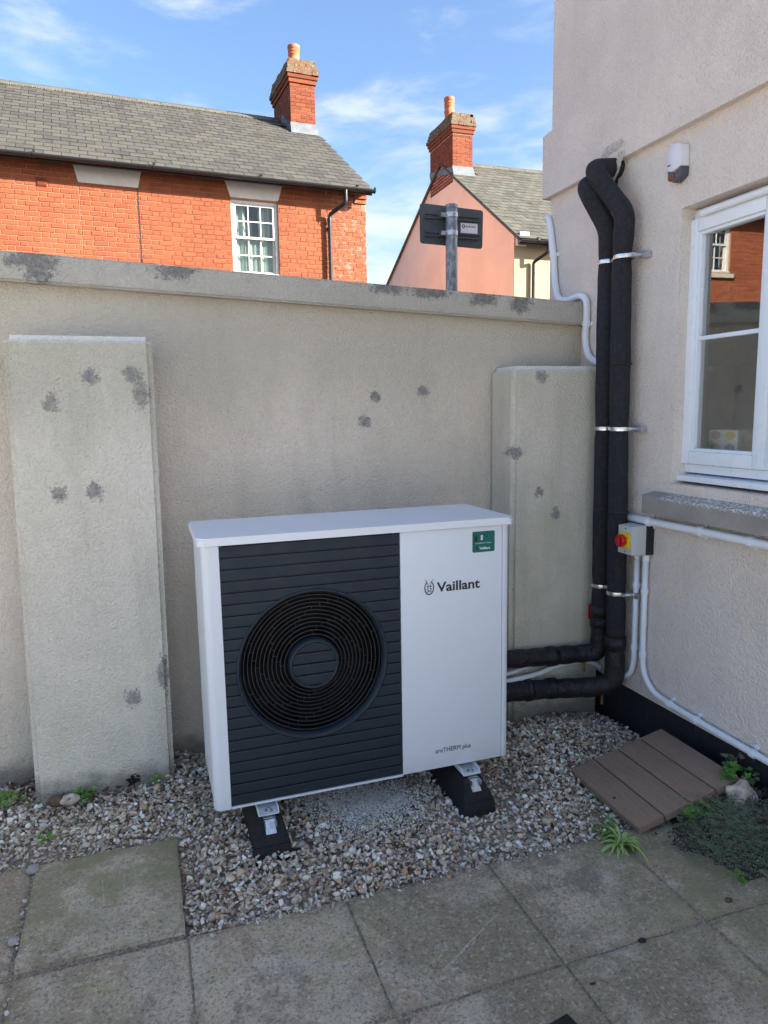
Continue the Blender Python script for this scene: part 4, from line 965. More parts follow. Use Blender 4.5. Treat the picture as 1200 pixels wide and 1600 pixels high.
for i in range(36):   # ridge tiles
    x = .03-.45*(i+1)
    if x+.44 > -.6: continue
    bm = B(); hexa(bm, [(x, RY-.13, zr-.075), (x+.44, RY-.13, zr-.075), (x+.44, RY, zr+.012), (x, RY, zr+.012)], [(x, RY-.14, zr-.055), (x+.44, RY-.14, zr-.055), (x+.44, RY, zr+.042), (x, RY, zr+.042)])
    hexa(bm, [(x, RY+.0005, zr+.012), (x+.44, RY+.0005, zr+.012), (x+.44, RY+.13, zr-.075), (x, RY+.13, zr-.075)], [(x, RY+.0005, zr+.042), (x+.44, RY+.0005, zr+.042), (x+.44, RY+.14, zr-.055), (x, RY+.14, zr-.055)])
    obj('ridge_tile', bm, 'ridge', rh)
bm = B()   # lumpy ridge bedding mortar
for i in range(200):
    x = -6.9+6.2*i/200; lathe(bm, (x, RY-.135+random.uniform(-.01, .01), zr-.07), (0, 0, 1), [(0, -.012), (.022, 0), (0, .03+random.uniform(-.01, .01))], 5)
obj('ridge_bedding', bm, 'ridge', rh, kind='stuff')
# gutter, fascia, downpipe
def gutter(parent, x0, x1, y, z, r=.055):
    bm = B(); n = 10; rows = []
    for x in (x0, x1):
        o_ = [bm.verts.new((x, y+r*math.cos(math.pi+math.pi*k/n), z+r*math.sin(math.pi+math.pi*k/n))) for k in range(n+1)]; i_ = [bm.verts.new((x, y+(r-.005)*math.cos(math.pi+math.pi*k/n), z+(r-.005)*math.sin(math.pi+math.pi*k/n))) for k in range(n+1)]
        rows.append((o_, i_)); 
        for k in range(n): bm.faces.new((o_[k], o_[k+1], i_[k+1], i_[k]))
    for k in range(n):
        bm.faces.new((rows[0][0][k], rows[1][0][k], rows[1][0][k+1], rows[0][0][k+1])); bm.faces.new((rows[0][1][k], rows[0][1][k+1], rows[1][1][k+1], rows[1][1][k]))
    for e in (0, n): bm.faces.new((rows[0][0][e], rows[0][1][e], rows[1][1][e], rows[1][0][e]))
    fixn(bm)
    lathe(bm, (x1-.002, y, z-.004), (1, 0, 0), [(r, 0), (r, .006), (0, .006)], 20)
    x = x0+.4
    while x < x1:
        lathe(bm, (x, y, z), (1, 0, 0), [(r, 0), (r+.006, 0), (r+.006, .035), (r, .035)], 20); x += 1.7
    return obj('gutter', bm, 'black_gutter', parent, smooth=True)
gutter(rh, -16, .045, -.335, 5.155)
bm = B(); box(bm, -16, .02, -.272, -.245, 5.085, 5.205); box(bm, -16, .02, -.2445, -.002, 5.187, 5.2); obj('fascia', bm, 'fascia', rh)
bm = B(); tube(bm, rounded([(-.50, -.335, 5.11), (-.50, -.335, 4.90), (-.72, -.075, 4.74), (-.72, -.075, 3.0)], .05), .034, 14); lathe(bm, (-.72, -.075, 4.62), (0, 0, 1), [(.034, 0), (.041, 0), (.041, .07), (.034, .07)], 14); box(bm, -.76, -.70, -.075, .0, 4.50, 4.53)
obj('downpipe', bm, 'black_gutter', rh, smooth=True)
def chimney(parent, x0, x1, y0, y1, zb, zs, ztop, pot, dark='brick_dark', flash=.2, roofz=None):
    c = bpy.data.objects.new('chimney', None); COL.objects.link(c); c.parent = parent; ORG[c.name] = Vector(((x0+x1)/2, (y0+y1)/2, zb)); c.location = ORG[c.name]-ORG[parent.name]
    bm = B(); box(bm, x0+.008, x1-.008, y0+.008, y1-.008, zb, zs); obj('shaft_core', bm, 'mortar', c)
    bm = B(); z = zb; k = 0
    while z+BH < zs+.01:
        for (a, b, f) in ((x0, x1, 0), (y0, y1, 1)):
            u = a-(.1125 if (k+f) % 2 else 0)
            while u < b-.01:
                p, q = max(u, a), min(u+BL, b)
                if q-p > .02:
                    j = random.uniform(-.0025, .0025)
                    if f == 0: box(bm, p, q, y0+j, y0+.03, z, z+BH); box(bm, p, q, y1-.03, y1+j, z, z+BH)
                    else: box(bm, x0+j, x0+.03, max(p, y0+.031), min(q, y1-.031), z, z+BH); box(bm, x1-.03, x1+j, max(p, y0+.031), min(q, y1-.031), z, z+BH)
                u += BL+.010
        z += .075; k += 1
    obj('shaft_brick', bm, dark, c, kind='stuff')
    hts = [(zs+.001, zs+.07, .03), (zs+.085, zs+.155, .055)]
    for a, b, o_ in hts:
        bm = B(); box(bm, x0-o_, x1+o_, y0-o_, y1+o_, a, b); obj('corbel_course', bm, dark, c, bevel=.004)
    bm = B(); box(bm, x0-.02, x1+.02, y0-.02, y1+.02, zs+.0705, zs+.0845); obj('corbel_joint', bm, 'mortar', c)
    random.seed(int(x0*100)); z = zs+.165; o_ = .075; bm = B()
    while z < ztop-.02:
        for (a, b, f) in ((x0-o_, x1+o_, 0), (y0-o_, y1+o_, 1)):
            u = a
            while u < b-.01:
                q = min(u+random.uniform(.1, .22), b); j = random.uniform(-.012, .008)
                if f == 0: box(bm, u, q-.006, y0-o_+j, y0-o_+.08, z, z+.07+random.uniform(-.01, .004)); box(bm, u, q-.006, y1+o_-.08, y1+o_+j, z, z+.07)
                else: box(bm, x0-o_+j, x0-o_+.08, u, q-.006, z, z+.07); box(bm, x1+o_-.08, x1+o_+j, u, q-.006, z, z+.07+random.uniform(-.01, .004))
                u = q
        z += .075; o_ -= .020
    box(bm, x0-.015, x1+.015, y0-.015, y1+.015, zs+.16, z-.01)
    obj('cap', bm, 'brick_lichen', c)
    bm = B(); hexa(bm, [(x0+.01, y0+.01, z-.0095), (x1-.01, y0+.01, z-.0095), (x1-.01, y1-.01, z-.0095), (x0+.01, y1-.01, z-.0095)], [(x0+.12, y0+.25, z+.04), (x1-.12, y0+.25, z+.04), (x1-.12, y1-.25, z+.04), (x0+.12, y1-.25, z+.04)]); obj('flaunching', bm, 'brick_lichen', c)
    px, py, r, top = pot; bm = B(); h = top-z
    lathe(bm, (px, py, z), (0, 0, 1), [(r*1.0, -.02), (r*.95, h*.3), (r*1.12, h*.42), (r*1.12, h*.47), (r*.98, h*.52), (r*1.0, h*.6), (r*1.1, h*.66), (r*.98, h*.71), (r*1.1, h*.77), (r*.98, h*.82), (r*1.12, h*.88), (r*1.17, h*.96), (r*1.12, h), (r*.8, h), (r*.8, h*.8), (0, h*.8)], 28)
    fixn(bm); obj('chimney_pot', bm, 'terracotta', c, smooth=True)
    if roofz:
        zf = roofz(y0); bm = B()
        hexa(bm, [(x0-.03, y0-.10, zf-.07+.03), (x1+.03, y0-.10, zf-.07+.03), (x1+.012, y0-.012, zf+.0), (x0-.012, y0-.012, zf+.0)], [(x0-.03, y0-.10, zf-.07+.045), (x1+.03, y0-.10, zf-.07+.045), (x1+.012, y0-.001, zf+flash), (x0-.012, y0-.001, zf+flash)])
        for s0, s1 in (((x0-.016, x0-.002),) if roofz is rz else ()):
            n = 5; ym = min(y1, RY if roofz is rz else y1)
            for i in range(n):
                ya = y0+(ym-y0)*i/n; yb_ = y0+(ym-y0)*(i+1)/n; hexa(bm, [(s0, ya, roofz(ya)-.02), (s1, ya, roofz(ya)-.02), (s1, yb_, roofz(yb_)-.02), (s0, yb_, roofz(yb_)-.02)], [(s0, ya, roofz(ya)+.19), (s1, ya, roofz(ya)+.19), (s1, yb_, roofz(ya)+.19), (s0, yb_, roofz(ya)+.19)])
        obj('lead_flashing', bm, 'lead', c)
chimney(rh, -.60, -.07, 2.62, 3.98, 6.75, 8.02, 8.47, (-.32, 3.22, .115, 9.0), roofz=rz)

# pink house
ph = thing('pink_gable_house', 'pink rendered gable house with cream front and brick chimney behind the road sign', 'house', (7.55, 11.58, 0))
ORG[ph.name] = Vector((0, 0, 0))
PY, PZ = 3.77, 7.47
bm = B(); prof = [(0, -.3), (8.08, -.3), (8.08, 5.2), (PY, PZ), (0, 4.955)]
a_ = [bm.verts.new((0, y, z)) for y, z in prof]; b_ = [bm.verts.new((.3, y, z)) for y, z in prof]; bm.faces.new(a_); bm.faces.new(b_[::-1])
for k in range(5): bm.faces.new((a_[k], b_[k], b_[(k+1) % 5], a_[(k+1) % 5]))
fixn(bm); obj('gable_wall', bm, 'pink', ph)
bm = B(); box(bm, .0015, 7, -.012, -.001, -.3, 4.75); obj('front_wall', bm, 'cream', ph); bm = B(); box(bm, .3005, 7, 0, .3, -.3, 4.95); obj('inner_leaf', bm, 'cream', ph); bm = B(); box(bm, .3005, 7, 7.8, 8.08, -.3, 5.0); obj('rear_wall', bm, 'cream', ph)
bm = B(); box(bm, .02, .24, -.22, -.013, 4.78, 4.93); box(bm, .02, .24, -.12, -.013, 4.68, 4.7795); obj('kneeler', bm, 'lintel', ph, bevel=.006)
def pz_(y): return 4.955+(y)*(PZ-4.955)/PY
pang = math.atan((PZ-4.955)/PY)
bm = B(); hexa(bm, [(-.03, -.28, pz_(-.28)-.05), (7, -.28, pz_(-.28)-.05), (7, PY, PZ-.05+.03), (-.03, PY, PZ-.02)], [(-.03, -.28, pz_(-.28)+.0), (7, -.28, pz_(-.28)+.0), (7, PY, PZ+.03), (-.03, PY, PZ+.03)])
hexa(bm, [(-.03, PY+.001, PZ-.02), (7, PY+.001, PZ-.02), (7, 8.4, 5.03), (-.03, 8.4, 5.03)], [(-.03, PY+.001, PZ+.03), (7, PY+.001, PZ+.03), (7, 8.4, 5.08), (-.03, 8.4, 5.08)])
obj('roof_deck', bm, 'slate', ph)
slates(ph, -.05, 6.9, -.33, pz_(-.33)+.03, pang, .205, .25, math.hypot(PY+.33, PZ+.03-pz_(-.33))+.02, 'slate_pink_house', 300, skip=lambda q: q[0]+q[1] > .0 and q[0] < .54 and q[2]*math.cos(pang)-.33 > 3.05, near=lambda q: q[0])
for i in range(14):
    x = .56+.45*i; bm = B()
    hexa(bm, [(x, PY-.13, PZ-.035), (x+.44, PY-.13, PZ-.035), (x+.44, PY, PZ+.052), (x, PY, PZ+.052)], [(x, PY-.14, PZ-.015), (x+.44, PY-.14, PZ-.015), (x+.44, PY, PZ+.085), (x, PY, PZ+.085)])
    obj('ridge_tile', bm, 'ridge', ph)
gutter(ph, -.04, 7, -.335, 4.745)
bm = B(); box(bm, -.02, 7, -.272, -.245, 4.66, 4.775); obj('fascia', bm, 'fascia', ph)
bm = B(); tube(bm, rounded([(.62, -.335, 4.70), (.62, -.335, 4.52), (.43, -.075, 4.36), (.43, -.075, 1.0)], .05), .034, 14); obj('downpipe', bm, 'black_gutter', ph, smooth=True)
bm = B(); tube(bm, [(-.05, 8.36, 5.0), (-.05, PY+.02, PZ+.0)], .03, 8); obj('verge', bm, 'ridge', ph)
bm = B(); tube(bm, [(-.045, -.3, pz_(-.3)-.0), (-.045, PY-.7, pz_(PY-.7)+.0)], .028, 8); obj('verge', bm, 'ridge', ph)
bm = B(); box(bm, -.09, .1, 8.38, 8.5, 4.98, 5.05); obj('gutter_end', bm, 'black_gutter', ph)
chimney(ph, -.004, .53, 3.07, 4.50, 6.85, 8.0, 8.46, (.20, 3.72, .118, 9.05), roofz=lambda y: pz_(min(y, PY))+.03)
bm = B(); hexa(bm, [(-.02, 3.06, 7.05), (-.006, 3.06, 7.05), (-.006, 4.5, 7.35), (-.02, 4.5, 7.35)], [(-.02, 3.06, 7.2), (-.006, 3.06, 7.2), (-.006, 4.5, 7.47), (-.02, 4.5, 7.47)]); obj('side_flashing', bm, 'lead', ph)

# ------------------------------------------------------------------ road sign seen from the back
sg = thing('road_sign', 'grey back of a small road sign on a galvanised post above the wall', 'road sign', (1.793, 2.04, -.3))
bm = B(); tube(bm, [(1.793, 2.04, -.3), (1.793, 2.04, 2.575)], .038, 24); lathe(bm, (1.793, 2.04, 2.565), (0, 0, 1), [(.0385, 0), (.042, 0), (.042, .018), (.036, .024), (0, .024)], 24); obj('post', bm, 'post', sg, smooth=True)
bm = B(); TL, TR, BR_, BL_ = (1.60, 2.60), (2.045, 2.585), (2.035, 2.345), (1.598, 2.36)
pts = quarter(1.618, 2.375, .018, 180, 270, 4)+quarter(2.02, 2.363, .018, 270, 360, 4)+quarter(2.024, 2.568, .018, 0, 90, 4)+quarter(1.618, 2.582, .018, 90, 180, 4)
hexa(bm, [(x, 2.098, z) for x, z in pts], [(x, 2.094, z) for x, z in pts]); fixn(bm); obj('plate', bm, 'sign_grey', sg, smooth=True)
bm = B()
for z in (2.525, 2.415):
    for dz in (-.012, .012): box(bm, 1.635, 2.015, 2.080, 2.0935, z+dz-.004, z+dz+.004)
    box(bm, 1.636, 2.014, 2.0915, 2.0938, z-.0078, z+.0078)
obj('channel_rail', bm, 'sign_grey', sg)
for z in (2.525, 2.415):
    bm = B(); lathe(bm, (1.793, 2.04, z-.014), (0, 0, 1), [(.0385, 0), (.041, 0), (.041, .028), (.0385, .028)], 24); fixn(bm); box(bm, 1.722, 1.754, 2.035, 2.079, z-.013, z+.013); lathe(bm, (1.738, 2.034, z), (0, -1, 0), [(.009, 0), (.009, .008), (0, .008)], 6)
    obj('clip', bm, 'galv', sg)
bm = B(); box(bm, 1.882, 2.002, 2.0925, 2.0937, 2.437, 2.500); lb = obj('maker_label', bm, 'print_white', sg)
bm = B(); lathe(bm, (1.902, 2.0924, 2.478), (0, -1, 0), [(.012, 0), (.012, .0006), (.006, .0006), (.006, 0)], 16); fixn(bm)
for i in range(9): box(bm, 1.918+i*.008, 1.9235+i*.008, 2.0917, 2.0923, 2.474, 2.481+.003*(i % 3 == 0))
obj('label_print', bm, 'purple', lb)

# ------------------------------------------------------------------ gravel
rng = np.random.default_rng(11)
protos = []
for i in range(40):
    bm = B(); rd = i >= 36
    if rd:
        bmesh.ops.create_icosphere(bm, subdivisions=2, radius=1)
        for v in bm.verts: v.co *= 1+.10*mnoise.noise(v.co*1.3+Vector((i*3, 0, 0)))
        sc = (1, rng.uniform(.7, .95), rng.uniform(.5, .8))
    else:
        n = int(rng.integers(9, 15)); q = rng.normal(size=(n, 3)); q /= np.linalg.norm(q, axis=1)[:, None]; q *= rng.uniform(.75, 1.12, n)[:, None]
        for p in q: bm.verts.new(p)
        r = bmesh.ops.convex_hull(bm, input=list(bm.verts)); bmesh.ops.delete(bm, geom=list({g_ for g_ in r['geom_interior']+r['geom_unused'] if isinstance(g_, bmesh.types.BMVert)}), context='VERTS')
        sc = (1.12, rng.uniform(.5, .9), rng.uniform(.32, .6))
    bmesh.ops.triangulate(bm, faces=bm.faces); bm.verts.index_update()
    V_ = np.array([v.co[:] for v in bm.verts])*np.array(sc); F_ = np.array([[v.index for v in f.verts] for f in bm.faces]); bm.free(); protos.append((V_, F_, rd))
PAL = np.array([(.66, .59, .48), (.56, .49, .39), (.46, .385, .31), (.80, .77, .70), (.36, .27, .19), (.52, .36, .23), (.27, .245, .23), (.60, .54, .47), (.86, .85, .81), (.40, .345, .31)])
PW = np.array([.17, .15, .13, .13, .09, .07, .05, .10, .07, .05])
def rot(n):
    q = rng.normal(size=(n, 4)); q /= np.linalg.norm(q, axis=1)[:, None]; w_, x, y, z = q.T
    return np.stack([1-2*(y*y+z*z), 2*(x*y-z*w_), 2*(x*z+y*w_), 2*(x*y+z*w_), 1-2*(x*x+z*z), 2*(y*z-x*w_), 2*(x*z-y*w_), 2*(y*z+x*w_), 1-2*(x*x+y*y)], -1).reshape(n, 3, 3)
def stones(name, P_, size, colors, flat=.6):
    Vs, Fs, Cs, Sm, nv = [], [], [], [], 0; n = len(P_)
    R_ = rot(n); ids = rng.integers(0, len(protos), n)
    # lay stones mostly flat: blend rotation towards yaw only
    ya = rng.uniform(0, 6.28, n); tl = rng.normal(0, flat, n); tx = rng.normal(0, flat, n)
    for i in range(n):
        V_, F_, rd = protos[ids[i]]
        cz, sz = math.cos(ya[i]), math.sin(ya[i]); ct, st_ = math.cos(tl[i]), math.sin(tl[i]); cx_, sx_ = math.cos(tx[i]), math.sin(tx[i])
        Rm = np.array([[cz, -sz, 0], [sz, cz, 0], [0, 0, 1]]) @ np.array([[1, 0, 0], [0, ct, -st_], [0, st_, ct]]) @ np.array([[cx_, 0, sx_], [0, 1, 0], [-sx_, 0, cx_]])
        Vs.append((V_*size[i]) @ Rm.T+P_[i]); Fs.append(F_+nv); Sm.append(np.full(len(F_), rd)); nv += len(V_); Cs.append(np.tile(colors[i], (len(V_), 1)))
    Vs = np.concatenate(Vs); Fs = np.concatenate(Fs); Cs = np.concatenate(Cs)
    org = Vector((.5, .2, G)); Vs = Vs-np.array(org)
    me = bpy.data.meshes.new(name); me.vertices.add(len(Vs)); me.vertices.foreach_set('co', Vs.ravel())
    me.loops.add(Fs.size); me.loops.foreach_set('vertex_index', Fs.ravel()); me.polygons.add(len(Fs)); me.polygons.foreach_set('loop_start', np.arange(0, Fs.size, 3)); me.polygons.foreach_set('loop_total', np.full(len(Fs), 3))
    me.update(calc_edges=True); me.polygons.foreach_set('use_smooth', np.concatenate(Sm)); at = me.color_attributes.new('stone_color', 'FLOAT_COLOR', 'POINT'); at.data.foreach_set('color', np.concatenate([Cs, np.ones((len(Cs), 1))], 1).ravel().astype(np.float32))
    o = new_mesh_obj(name, me, 'gravel', None, org); o['kind'] = 'stuff'; return o
def allowed(x, y):
    ok = (x > -1.9) & (x < 1.87) & (y < .70)
    left = (x < -.565); mid = (x >= -.565) & (x < -.118); right = x >= -.118
    yl = np.where(left, .108, np.where(mid, .088, -.397)); ok &= y > yl
    ok &= ~((x > -.60) & (x < -.12) & (y > .495)); ok &= ~((x > 1.385) & (y > .495))
    for cx in (.172, .925): ok &= ~((np.abs(x-cx) < .060) & (y > -.105) & (y < .45))
    ok &= ~((x > 1.62) & (y < -.36)); ok &= ~((x > 1.40) & (y < -.31) & (x-1.40 > (y+.40)*-1+.2))
    return ok
def bedz(x, y):   # surface of the bed, slightly mounded
    z = -.146+.010*np.sin(x*5.1+y*3)+.008*np.sin(x*11-y*7)
    z = z+.028*np.exp(-((x-1.55)/.28)**2-((y-.33)/.18)**2)       # heap under the pipes
    z = z+.016*np.clip((y-.1)/.4, 0, 1)*(x < -.05)
    return z
P_all, S_all = [], []
for layer, (n, dz, s0, s1) in enumerate(((8500, -.006, .009, .013), (9000, .003, .006, .0125), (8500, .011, .0045, .0125), (900, .015, .011, .0165))):
    x = rng.uniform(-1.9, 1.86, n*2); y = rng.uniform(-.4, .70, n*2); ok = allowed(x, y); x, y = x[ok][:n], y[ok][:n]
    s_ = rng.uniform(s0, s1, len(x)); P_all.append(np.stack([x, y, bedz(x, y)+dz+rng.uniform(-.004, .005, len(x))], 1)); S_all.append(s_)
P_all = np.concatenate(P_all); S_all = np.concatenate(S_all)
ci = rng.choice(len(PAL), len(P_all), p=PW/PW.sum()); C_all = PAL[ci]*np.array([1.12, 1.09, 1.03])*rng.uniform(.78, 1.15, (len(P_all), 1))*rng.uniform(.95, 1.05, (len(P_all), 3))
stones('gravel', P_all, S_all, np.clip(C_all, .02, .9), .55)
n = 9000; x = rng.uniform(-1.5, 1.86, n); y = rng.uniform(-.4, .70, n); ok = allowed(x, y); x, y = x[ok], y[ok]
stones('gravel_fines', np.stack([x, y, bedz(x, y)+rng.uniform(-.002, .014, len(x))], 1), rng.uniform(.0016, .0042, len(x)), PAL[rng.choice(len(PAL), len(x))]*.8, 1.)
# pale fine grit spilt between the feet
n = 7500; x = rng.normal(.545, .115, n); y = rng.normal(.10, .10, n); ok = allowed(x, y) & (y > -.16) & (x < .80) & (x > .27); x, y = x[ok], y[ok]
gp = np.stack([x, y, bedz(x, y)+.015+rng.uniform(0, .009, len(x))], 1)
stones('white_grit', gp, rng.uniform(.0022, .0042, len(x)), rng.uniform(.72, .86, (len(x), 1))*np.array([[1, .98, .93]]), 1.)
# a few stray stones on the joints of the paving
n = 480; x = rng.uniform(-.62, 1.3, n); y = np.where(x < -.56, .1, np.where(x < -.12, .082, -.405))+rng.normal(0, .016, n)
x2 = np.concatenate([x, rng.normal(-.565, .008, 60)]); y2 = np.concatenate([y, rng.uniform(-.9, .1, 60)])
stones('stray_gravel', np.stack([x2, y2, np.full(len(x2), G+.0+.004)], 1), rng.uniform(.003, .0095, len(x2)), PAL[rng.choice(len(PAL), len(x2))]*.8, .8)

# ------------------------------------------------------------------ loose stones
def lump(name, label, cat, c, r, mat, sq=(1, 1, .7), seed=0, sub=3, amp=.25, group=None):
    bm = B(); bmesh.ops.create_icosphere(bm, subdivisions=sub, radius=1)
    for v in bm.verts:
        v.co *= 1+amp*mnoise.noise(v.co*1.1+Vector((seed, 0, 0)))+amp*.3*mnoise.noise(v.co*3+Vector((seed, 5, 0)))
        v.co = Vector((v.co.x*r*sq[0]+c[0], v.co.y*r*sq[1]+c[1], v.co.z*r*sq[2]+c[2]))
    return tag(obj(name, bm, mat, smooth='all'), label, cat, group)
lump('rock', 'pale pinkish rock sitting among the weeds by the black plinth', 'rock', (1.76, -.475, -.045), .048, 'rock', (1.0, .8, 1.1), 3, amp=.5)
lump('pebble', 'rounded grey pebble in the paving joint at the far left', 'pebble', (-.576, -.262, G+.008), .015, 'pebble_grey', seed=1, sub=2)
lump('pebble', 'grey pebble where the green slab meets the gravel', 'pebble', (-.566, .06, G+.012), .019, 'pebble_grey', seed=5, sub=2)
lump('pebble', 'flat black round spot on the slab right of centre', 'pebble', (1.045, -.845, G+.002), .0115, 'pebble_dark', (1.1, .8, .3), 8, sub=2, amp=.1)
lump('pebble', 'dark brown chip on the slab under the weeds', 'pebble', (1.385, -.80, G+.003), .012, 'dead_leaf', (1.1, .8, .4), 9, sub=1, amp=.4)
lump('twig_fragment', 'short black twig fragment on the front paving', 'twig', (.832, -.925, G+.003), .009, 'pebble_dark', (1.2, .35, .3), 12, sub=1, amp=.3)
lump('black_lump', 'black scrap lying on the pale grit under the heat pump', 'scrap', (.66, .22, -.118), .035, 'pebble_dark', (1.2, .8, .35), 14, sub=2, amp=.4)
lump('brick_fragment', 'dark reddish lump against the foot of the left pilaster', 'brick fragment', (-.535, .462, -.105), .026, 'dead_leaf', (1.1, .8, .9), 17, sub=2, amp=.3)
lump('stone', 'long beige stone beside the reddish lump at the left pilaster', 'stone', (-.49, .452, -.105), .030, 'rock', (1.3, .7, .62), 19, sub=2, amp=.25)
dc = thing('drain_cover', 'dark metal corner of a drain cover set in the front paving', 'drain cover', (.66, -1.06, G))
ddx, ddy = Vector((.12, .024, 0)), Vector((.02, -.11, 0)); o_ = Vector((.60, -1.005, G-.001))
bm = B(); p = [o_, o_+ddy, o_+ddy+ddx, o_+ddx]; hexa(bm, [q-Vector((0, 0, .01)) for q in p], [q+Vector((0, 0, .006)) for q in p]); obj('frame_plate', bm, 'black_leaf', dc, bevel=.002)
bm = B(); lathe(bm, o_+ddy*.5+ddx*.6+Vector((0, 0, .006)), (0, 0, 1), [(.02, 0), (.02, .004), (.012, .004), (.012, .0)], 20); fixn(bm); obj('ring_pull', bm, 'galv', dc)

# ------------------------------------------------------------------ plants
def blade_mesh(bm, base, dirv, L, wid, droop, n=8, fold=.3):
    d = Vector(dirv).normalized(); side = Vector((-d.y, d.x, 0)).normalized(); pts = []
    for k in range(n+1):
        t_ = k/n; p = Vector(base)+Vector((d.x, d.y, 0))*L*t_*(1-.15*t_)+Vector((0, 0, d.z*L*t_-droop*L*t_*t_))
        w_ = wid*(.55+.9*t_ if t_ < .4 else (1-t_)*1.5+.02); pts.append((bm.verts.new(p-side*w_/2), bm.verts.new(p-Vector((0, 0, w_*fold))), bm.verts.new(p+side*w_/2)))
    for a, b in zip(pts, pts[1:]): bm.faces.new((a[0], a[1], b[1], b[0])); bm.faces.new((a[1], a[2], b[2], b[1]))
def tuft(name, label, c, n, L, wid, mat, seed, lo=.3, hi=1.2, droop=.8, group=None, az=None):
    random.seed(seed); t_ = thing(name, label, 'weed', c, group=group)
    for i in range(n):
        a = random.uniform(*(az or (0, 6.28))); e = random.uniform(lo, hi); bm = B()
        blade_mesh(bm, (c[0]+random.uniform(-.008, .008), c[1]+random.uniform(-.008, .008), c[2]), (math.cos(a), math.sin(a), e), L*random.uniform(.55, 1.1), wid*random.uniform(.7, 1.2), droop*random.uniform(.6, 1.3))
        obj('leaf', bm, mat, t_, smooth='all')
    return t_
tuft('strappy_weed', 'pale green strappy tuft at the front corner of the deck cover', (1.262, -.468, -.122), 38, .16, .015, 'blade', 4, .35, 1.7, .9)
tuft('strappy_weed', 'darker long bladed grass leaning along the left edge of the deck cover', (1.30, -.405, -.13), 16, .20, .011, 'leaf', 9, .5, 1.4, .9, az=(1.2, 3.6))
def leafy(name, label, c, nst, spread, h, leafs, mat, seed, leaf=.014, pal=.6):
    """small weed: stems with lobed leaves"""
    random.seed(seed); t_ = thing(name, label, 'weed', c)
    bm = B(); tips = []
    for i in range(nst):
        a = random.uniform(0, 6.28); q = random.uniform(.2, 1)*spread; e = Vector(c)+Vector((math.cos(a)*q, math.sin(a)*q, h*random.uniform(.5, 1.05)))
        tube(bm, spline([c, Vector(c)*.5+e*.5+Vector((0, 0, h*.18)), e], 3), .0010, 4); tips.append((e, a))
    obj('stems', bm, mat, t_)
    lf = B()
    for e, a in tips:
        for j in range(leafs):
            b_ = a+random.uniform(-1.6, 1.6); s_ = leaf*random.uniform(.7, 1.25); o_ = e+Vector((random.uniform(-1, 1), random.uniform(-1, 1), random.uniform(-.5, .3)))*leaf*.6
            up = Vector((random.uniform(-.4, .4), random.uniform(-.4, .4)-.25, 1)).normalized(); d = Vector((math.cos(b_), math.sin(b_), 0)); d = (d-up*d.dot(up)).normalized(); s2 = up.cross(d)
            for lob in (-.75, 0, .75):
                dd = (d*math.cos(lob)+s2*math.sin(lob)); ss = up.cross(dd); l_ = s_*(1 if lob == 0 else .75)
                pp = [o_, o_+dd*l_*.35-ss*l_*.24, o_+dd*l_*.75-ss*l_*.2+up*.001, o_+dd*l_*1.05, o_+dd*l_*.75+ss*l_*.2+up*.001, o_+dd*l_*.35+ss*l_*.24]
                lf.faces.new([lf.verts.new(p) for p in pp])
    obj('foliage', lf, mat, t_, kind='stuff')
leafy('leafy_weed', 'bright green leafy weed at the right corner of the deck cover', (1.79, -.41, -.11), 16, .07, .12, 3, 'leaf', 21, .026)
leafy('leafy_weed', 'green ferny weed in front of the deck cover between it and the slab', (1.56, -.46, -.12), 18, .055, .075, 3, 'leaf', 22, .020)
leafy('leafy_weed', 'slender grey green seedling standing against the black plinth', (1.845, -.335, -.10), 6, .03, .13, 4, 'leaf_grey', 23, .017)
leafy('leafy_weed', 'grey green sprig behind the pale rock', (1.83, -.445, -.11), 8, .04, .10, 3, 'leaf_grey', 28, .014)
leafy('leafy_weed', 'tiny bright weed at the paving edge below the ground cover', (1.475, -.742, -.12), 9, .026, .022, 3, 'leaf', 24, .012)
leafy('leafy_weed', 'low green weed left of the pilaster foot at the photo edge', (-.715, .50, -.12), 14, .06, .04, 3, 'leaf', 25, .018)
leafy('leafy_weed', 'small weed at the foot of the left pilaster beside the brown debris', (-.435, .46, -.12), 9, .03, .045, 3, 'leaf', 26, .016)
leafy('leafy_weed', 'tiny weed in the gravel near the right edge of the left pilaster', (-.185, .45, -.11), 7, .018, .032, 3, 'leaf', 27, .012)
leafy('leafy_weed', 'small weed in the open gravel left of the green slab', (-.545, .235, -.13), 9, .026, .026, 3, 'leaf', 30, .012)
leafy('leafy_weed', 'nearly black little sprig against the left pilaster', (-.262, .478, -.11), 9, .02, .045, 4, 'black_leaf', 31, .013)
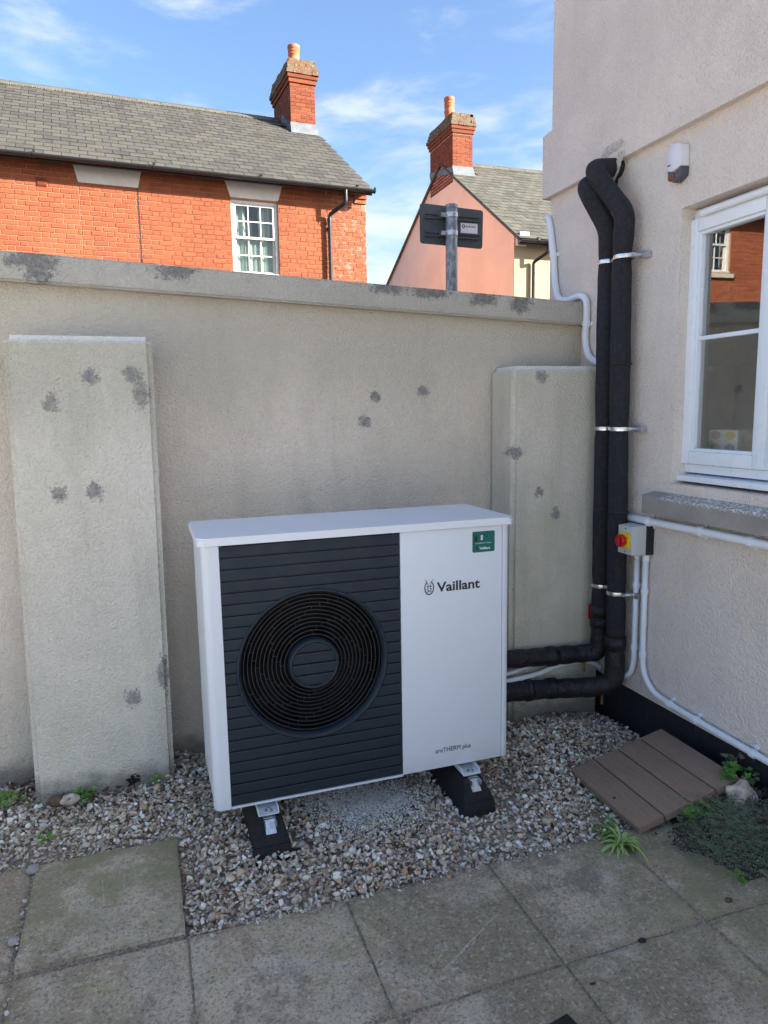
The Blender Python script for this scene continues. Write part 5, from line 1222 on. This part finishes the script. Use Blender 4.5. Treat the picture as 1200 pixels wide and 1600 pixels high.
# grey green ground cover in the corner, trailing over the slab
random.seed(40); bm = B(); lf = B(); tw = B()
def in_cover(x, y): return x > 1.40+.16*max(0, (-.52-y))*-1 and x < 1.86 and -.80 < y < -.42 and (x-1.40)*.62 > (-.50-y)*.55-.06
N_ = 0
for i in range(3200):
    x = random.gauss(1.73, .14); y = random.gauss(-.58, .11)
    if not (1.37 < x < 1.85 and -.79 < y < -.41) or (x < 1.50 and y > -.52): continue
    if (x-1.37)+(y+.79)*.8+.10*mnoise.noise(Vector((x*18, y*18, 0))) < .17: continue
    z0 = -.126+random.uniform(0, .085)*max(0, min(1, (x-1.42)/.2))*min(1, (y+.80)/.15); a = random.uniform(0, 6.28); L = random.uniform(.03, .085); e = random.uniform(.05, .55)
    p0 = Vector((x, y, z0)); d = Vector((math.cos(a), math.sin(a), e)).normalized()
    brown = (x > 1.70 and random.random() < .6) or random.random() < .12
    if brown: tube(tw, [p0, p0+d*L*.5+Vector((0, 0, .004)), p0+d*L-Vector((0, 0, .004))], .0011, 3, cap=False)
    else:
        s2 = Vector((-d.y, d.x, 0)).normalized()
        for j in range(7):
            q = p0+d*L*(j+1)/7
            for s_ in (-1, 1):
                t_ = (d*.6+s2*s_*.8+Vector((0, 0, random.uniform(-.2, .5)))).normalized(); l_ = random.uniform(.005, .0095); w2 = t_.cross(Vector((0, 0, 1))).normalized()*l_*.2
                lf.faces.new([lf.verts.new(v) for v in (q, q+t_*l_*.5-w2, q+t_*l_, q+t_*l_*.5+w2)])
tag(obj('ground_cover', lf, 'leaf_grey'), kind='stuff'); tag(obj('dry_twigs', tw, 'twig'), kind='stuff'); bm.free()
bm = B(); gx, gy = 30, 26; grid = {}
for i in range(gx+1):
    for k in range(gy+1):
        x = 1.38+.476*i/gx; y = -.80+.42*k/gy; q = math.hypot((x-1.72)/.30, (y+.58)/.22)+.35*mnoise.noise(Vector((x*14, y*14, 0)))
        grid[i, k] = bm.verts.new((x, y, -.128+.030*max(0, 1-q)+.006*mnoise.noise(Vector((x*40, y*40, 0)))-(.012 if q > 1 else 0)))
for i in range(gx):
    for k in range(gy): bm.faces.new((grid[i, k], grid[i+1, k], grid[i+1, k+1], grid[i, k+1]))
tag(obj('soil_patch', bm, 'soil', smooth='all'), kind='structure')
# brown leaf litter at the wall foot
random.seed(50)
def litter(name, label, c, sx_, sy_, n, mat='dead_leaf', s0=.012, s1=.03):
    bm = B()
    for i in range(n):
        p = Vector((c[0]+random.gauss(0, sx_), c[1]+random.gauss(0, sy_), c[2]+random.uniform(0, .022))); a = random.uniform(0, 6.28); L = random.uniform(s0, s1)
        d = Vector((math.cos(a), math.sin(a), random.uniform(-.3, .5))).normalized(); s2 = d.cross(Vector((random.uniform(-.5, .5), random.uniform(-.5, .5), 1))).normalized(); u_ = d.cross(s2)
        rows = [(p+d*L*t_+u_*(.25*L*math.sin(t_*3)), w_*L) for t_, w_ in ((0, .05), (.3, .28), (.65, .25), (1, .02))]
        vs = [(bm.verts.new(q-s2*w_), bm.verts.new(q+s2*w_+u_*.3*w_)) for q, w_ in rows]
        for a_, b_ in zip(vs, vs[1:]): bm.faces.new((a_[0], a_[1], b_[1], b_[0]))
    tag(obj(name, bm, mat, smooth='all'), kind='stuff')
litter('leaf_litter', '', (-.40, .462, -.112), .09, .014, 60); litter('leaf_litter', '', (-.67, .60, -.112), .05, .05, 70); litter('leaf_litter', '', (1.62, .46, -.105), .05, .03, 24, s0=.01, s1=.022)
litter('leaf_litter', '', (1.50, -.50, -.125), .08, .025, 22, s0=.008, s1=.018)
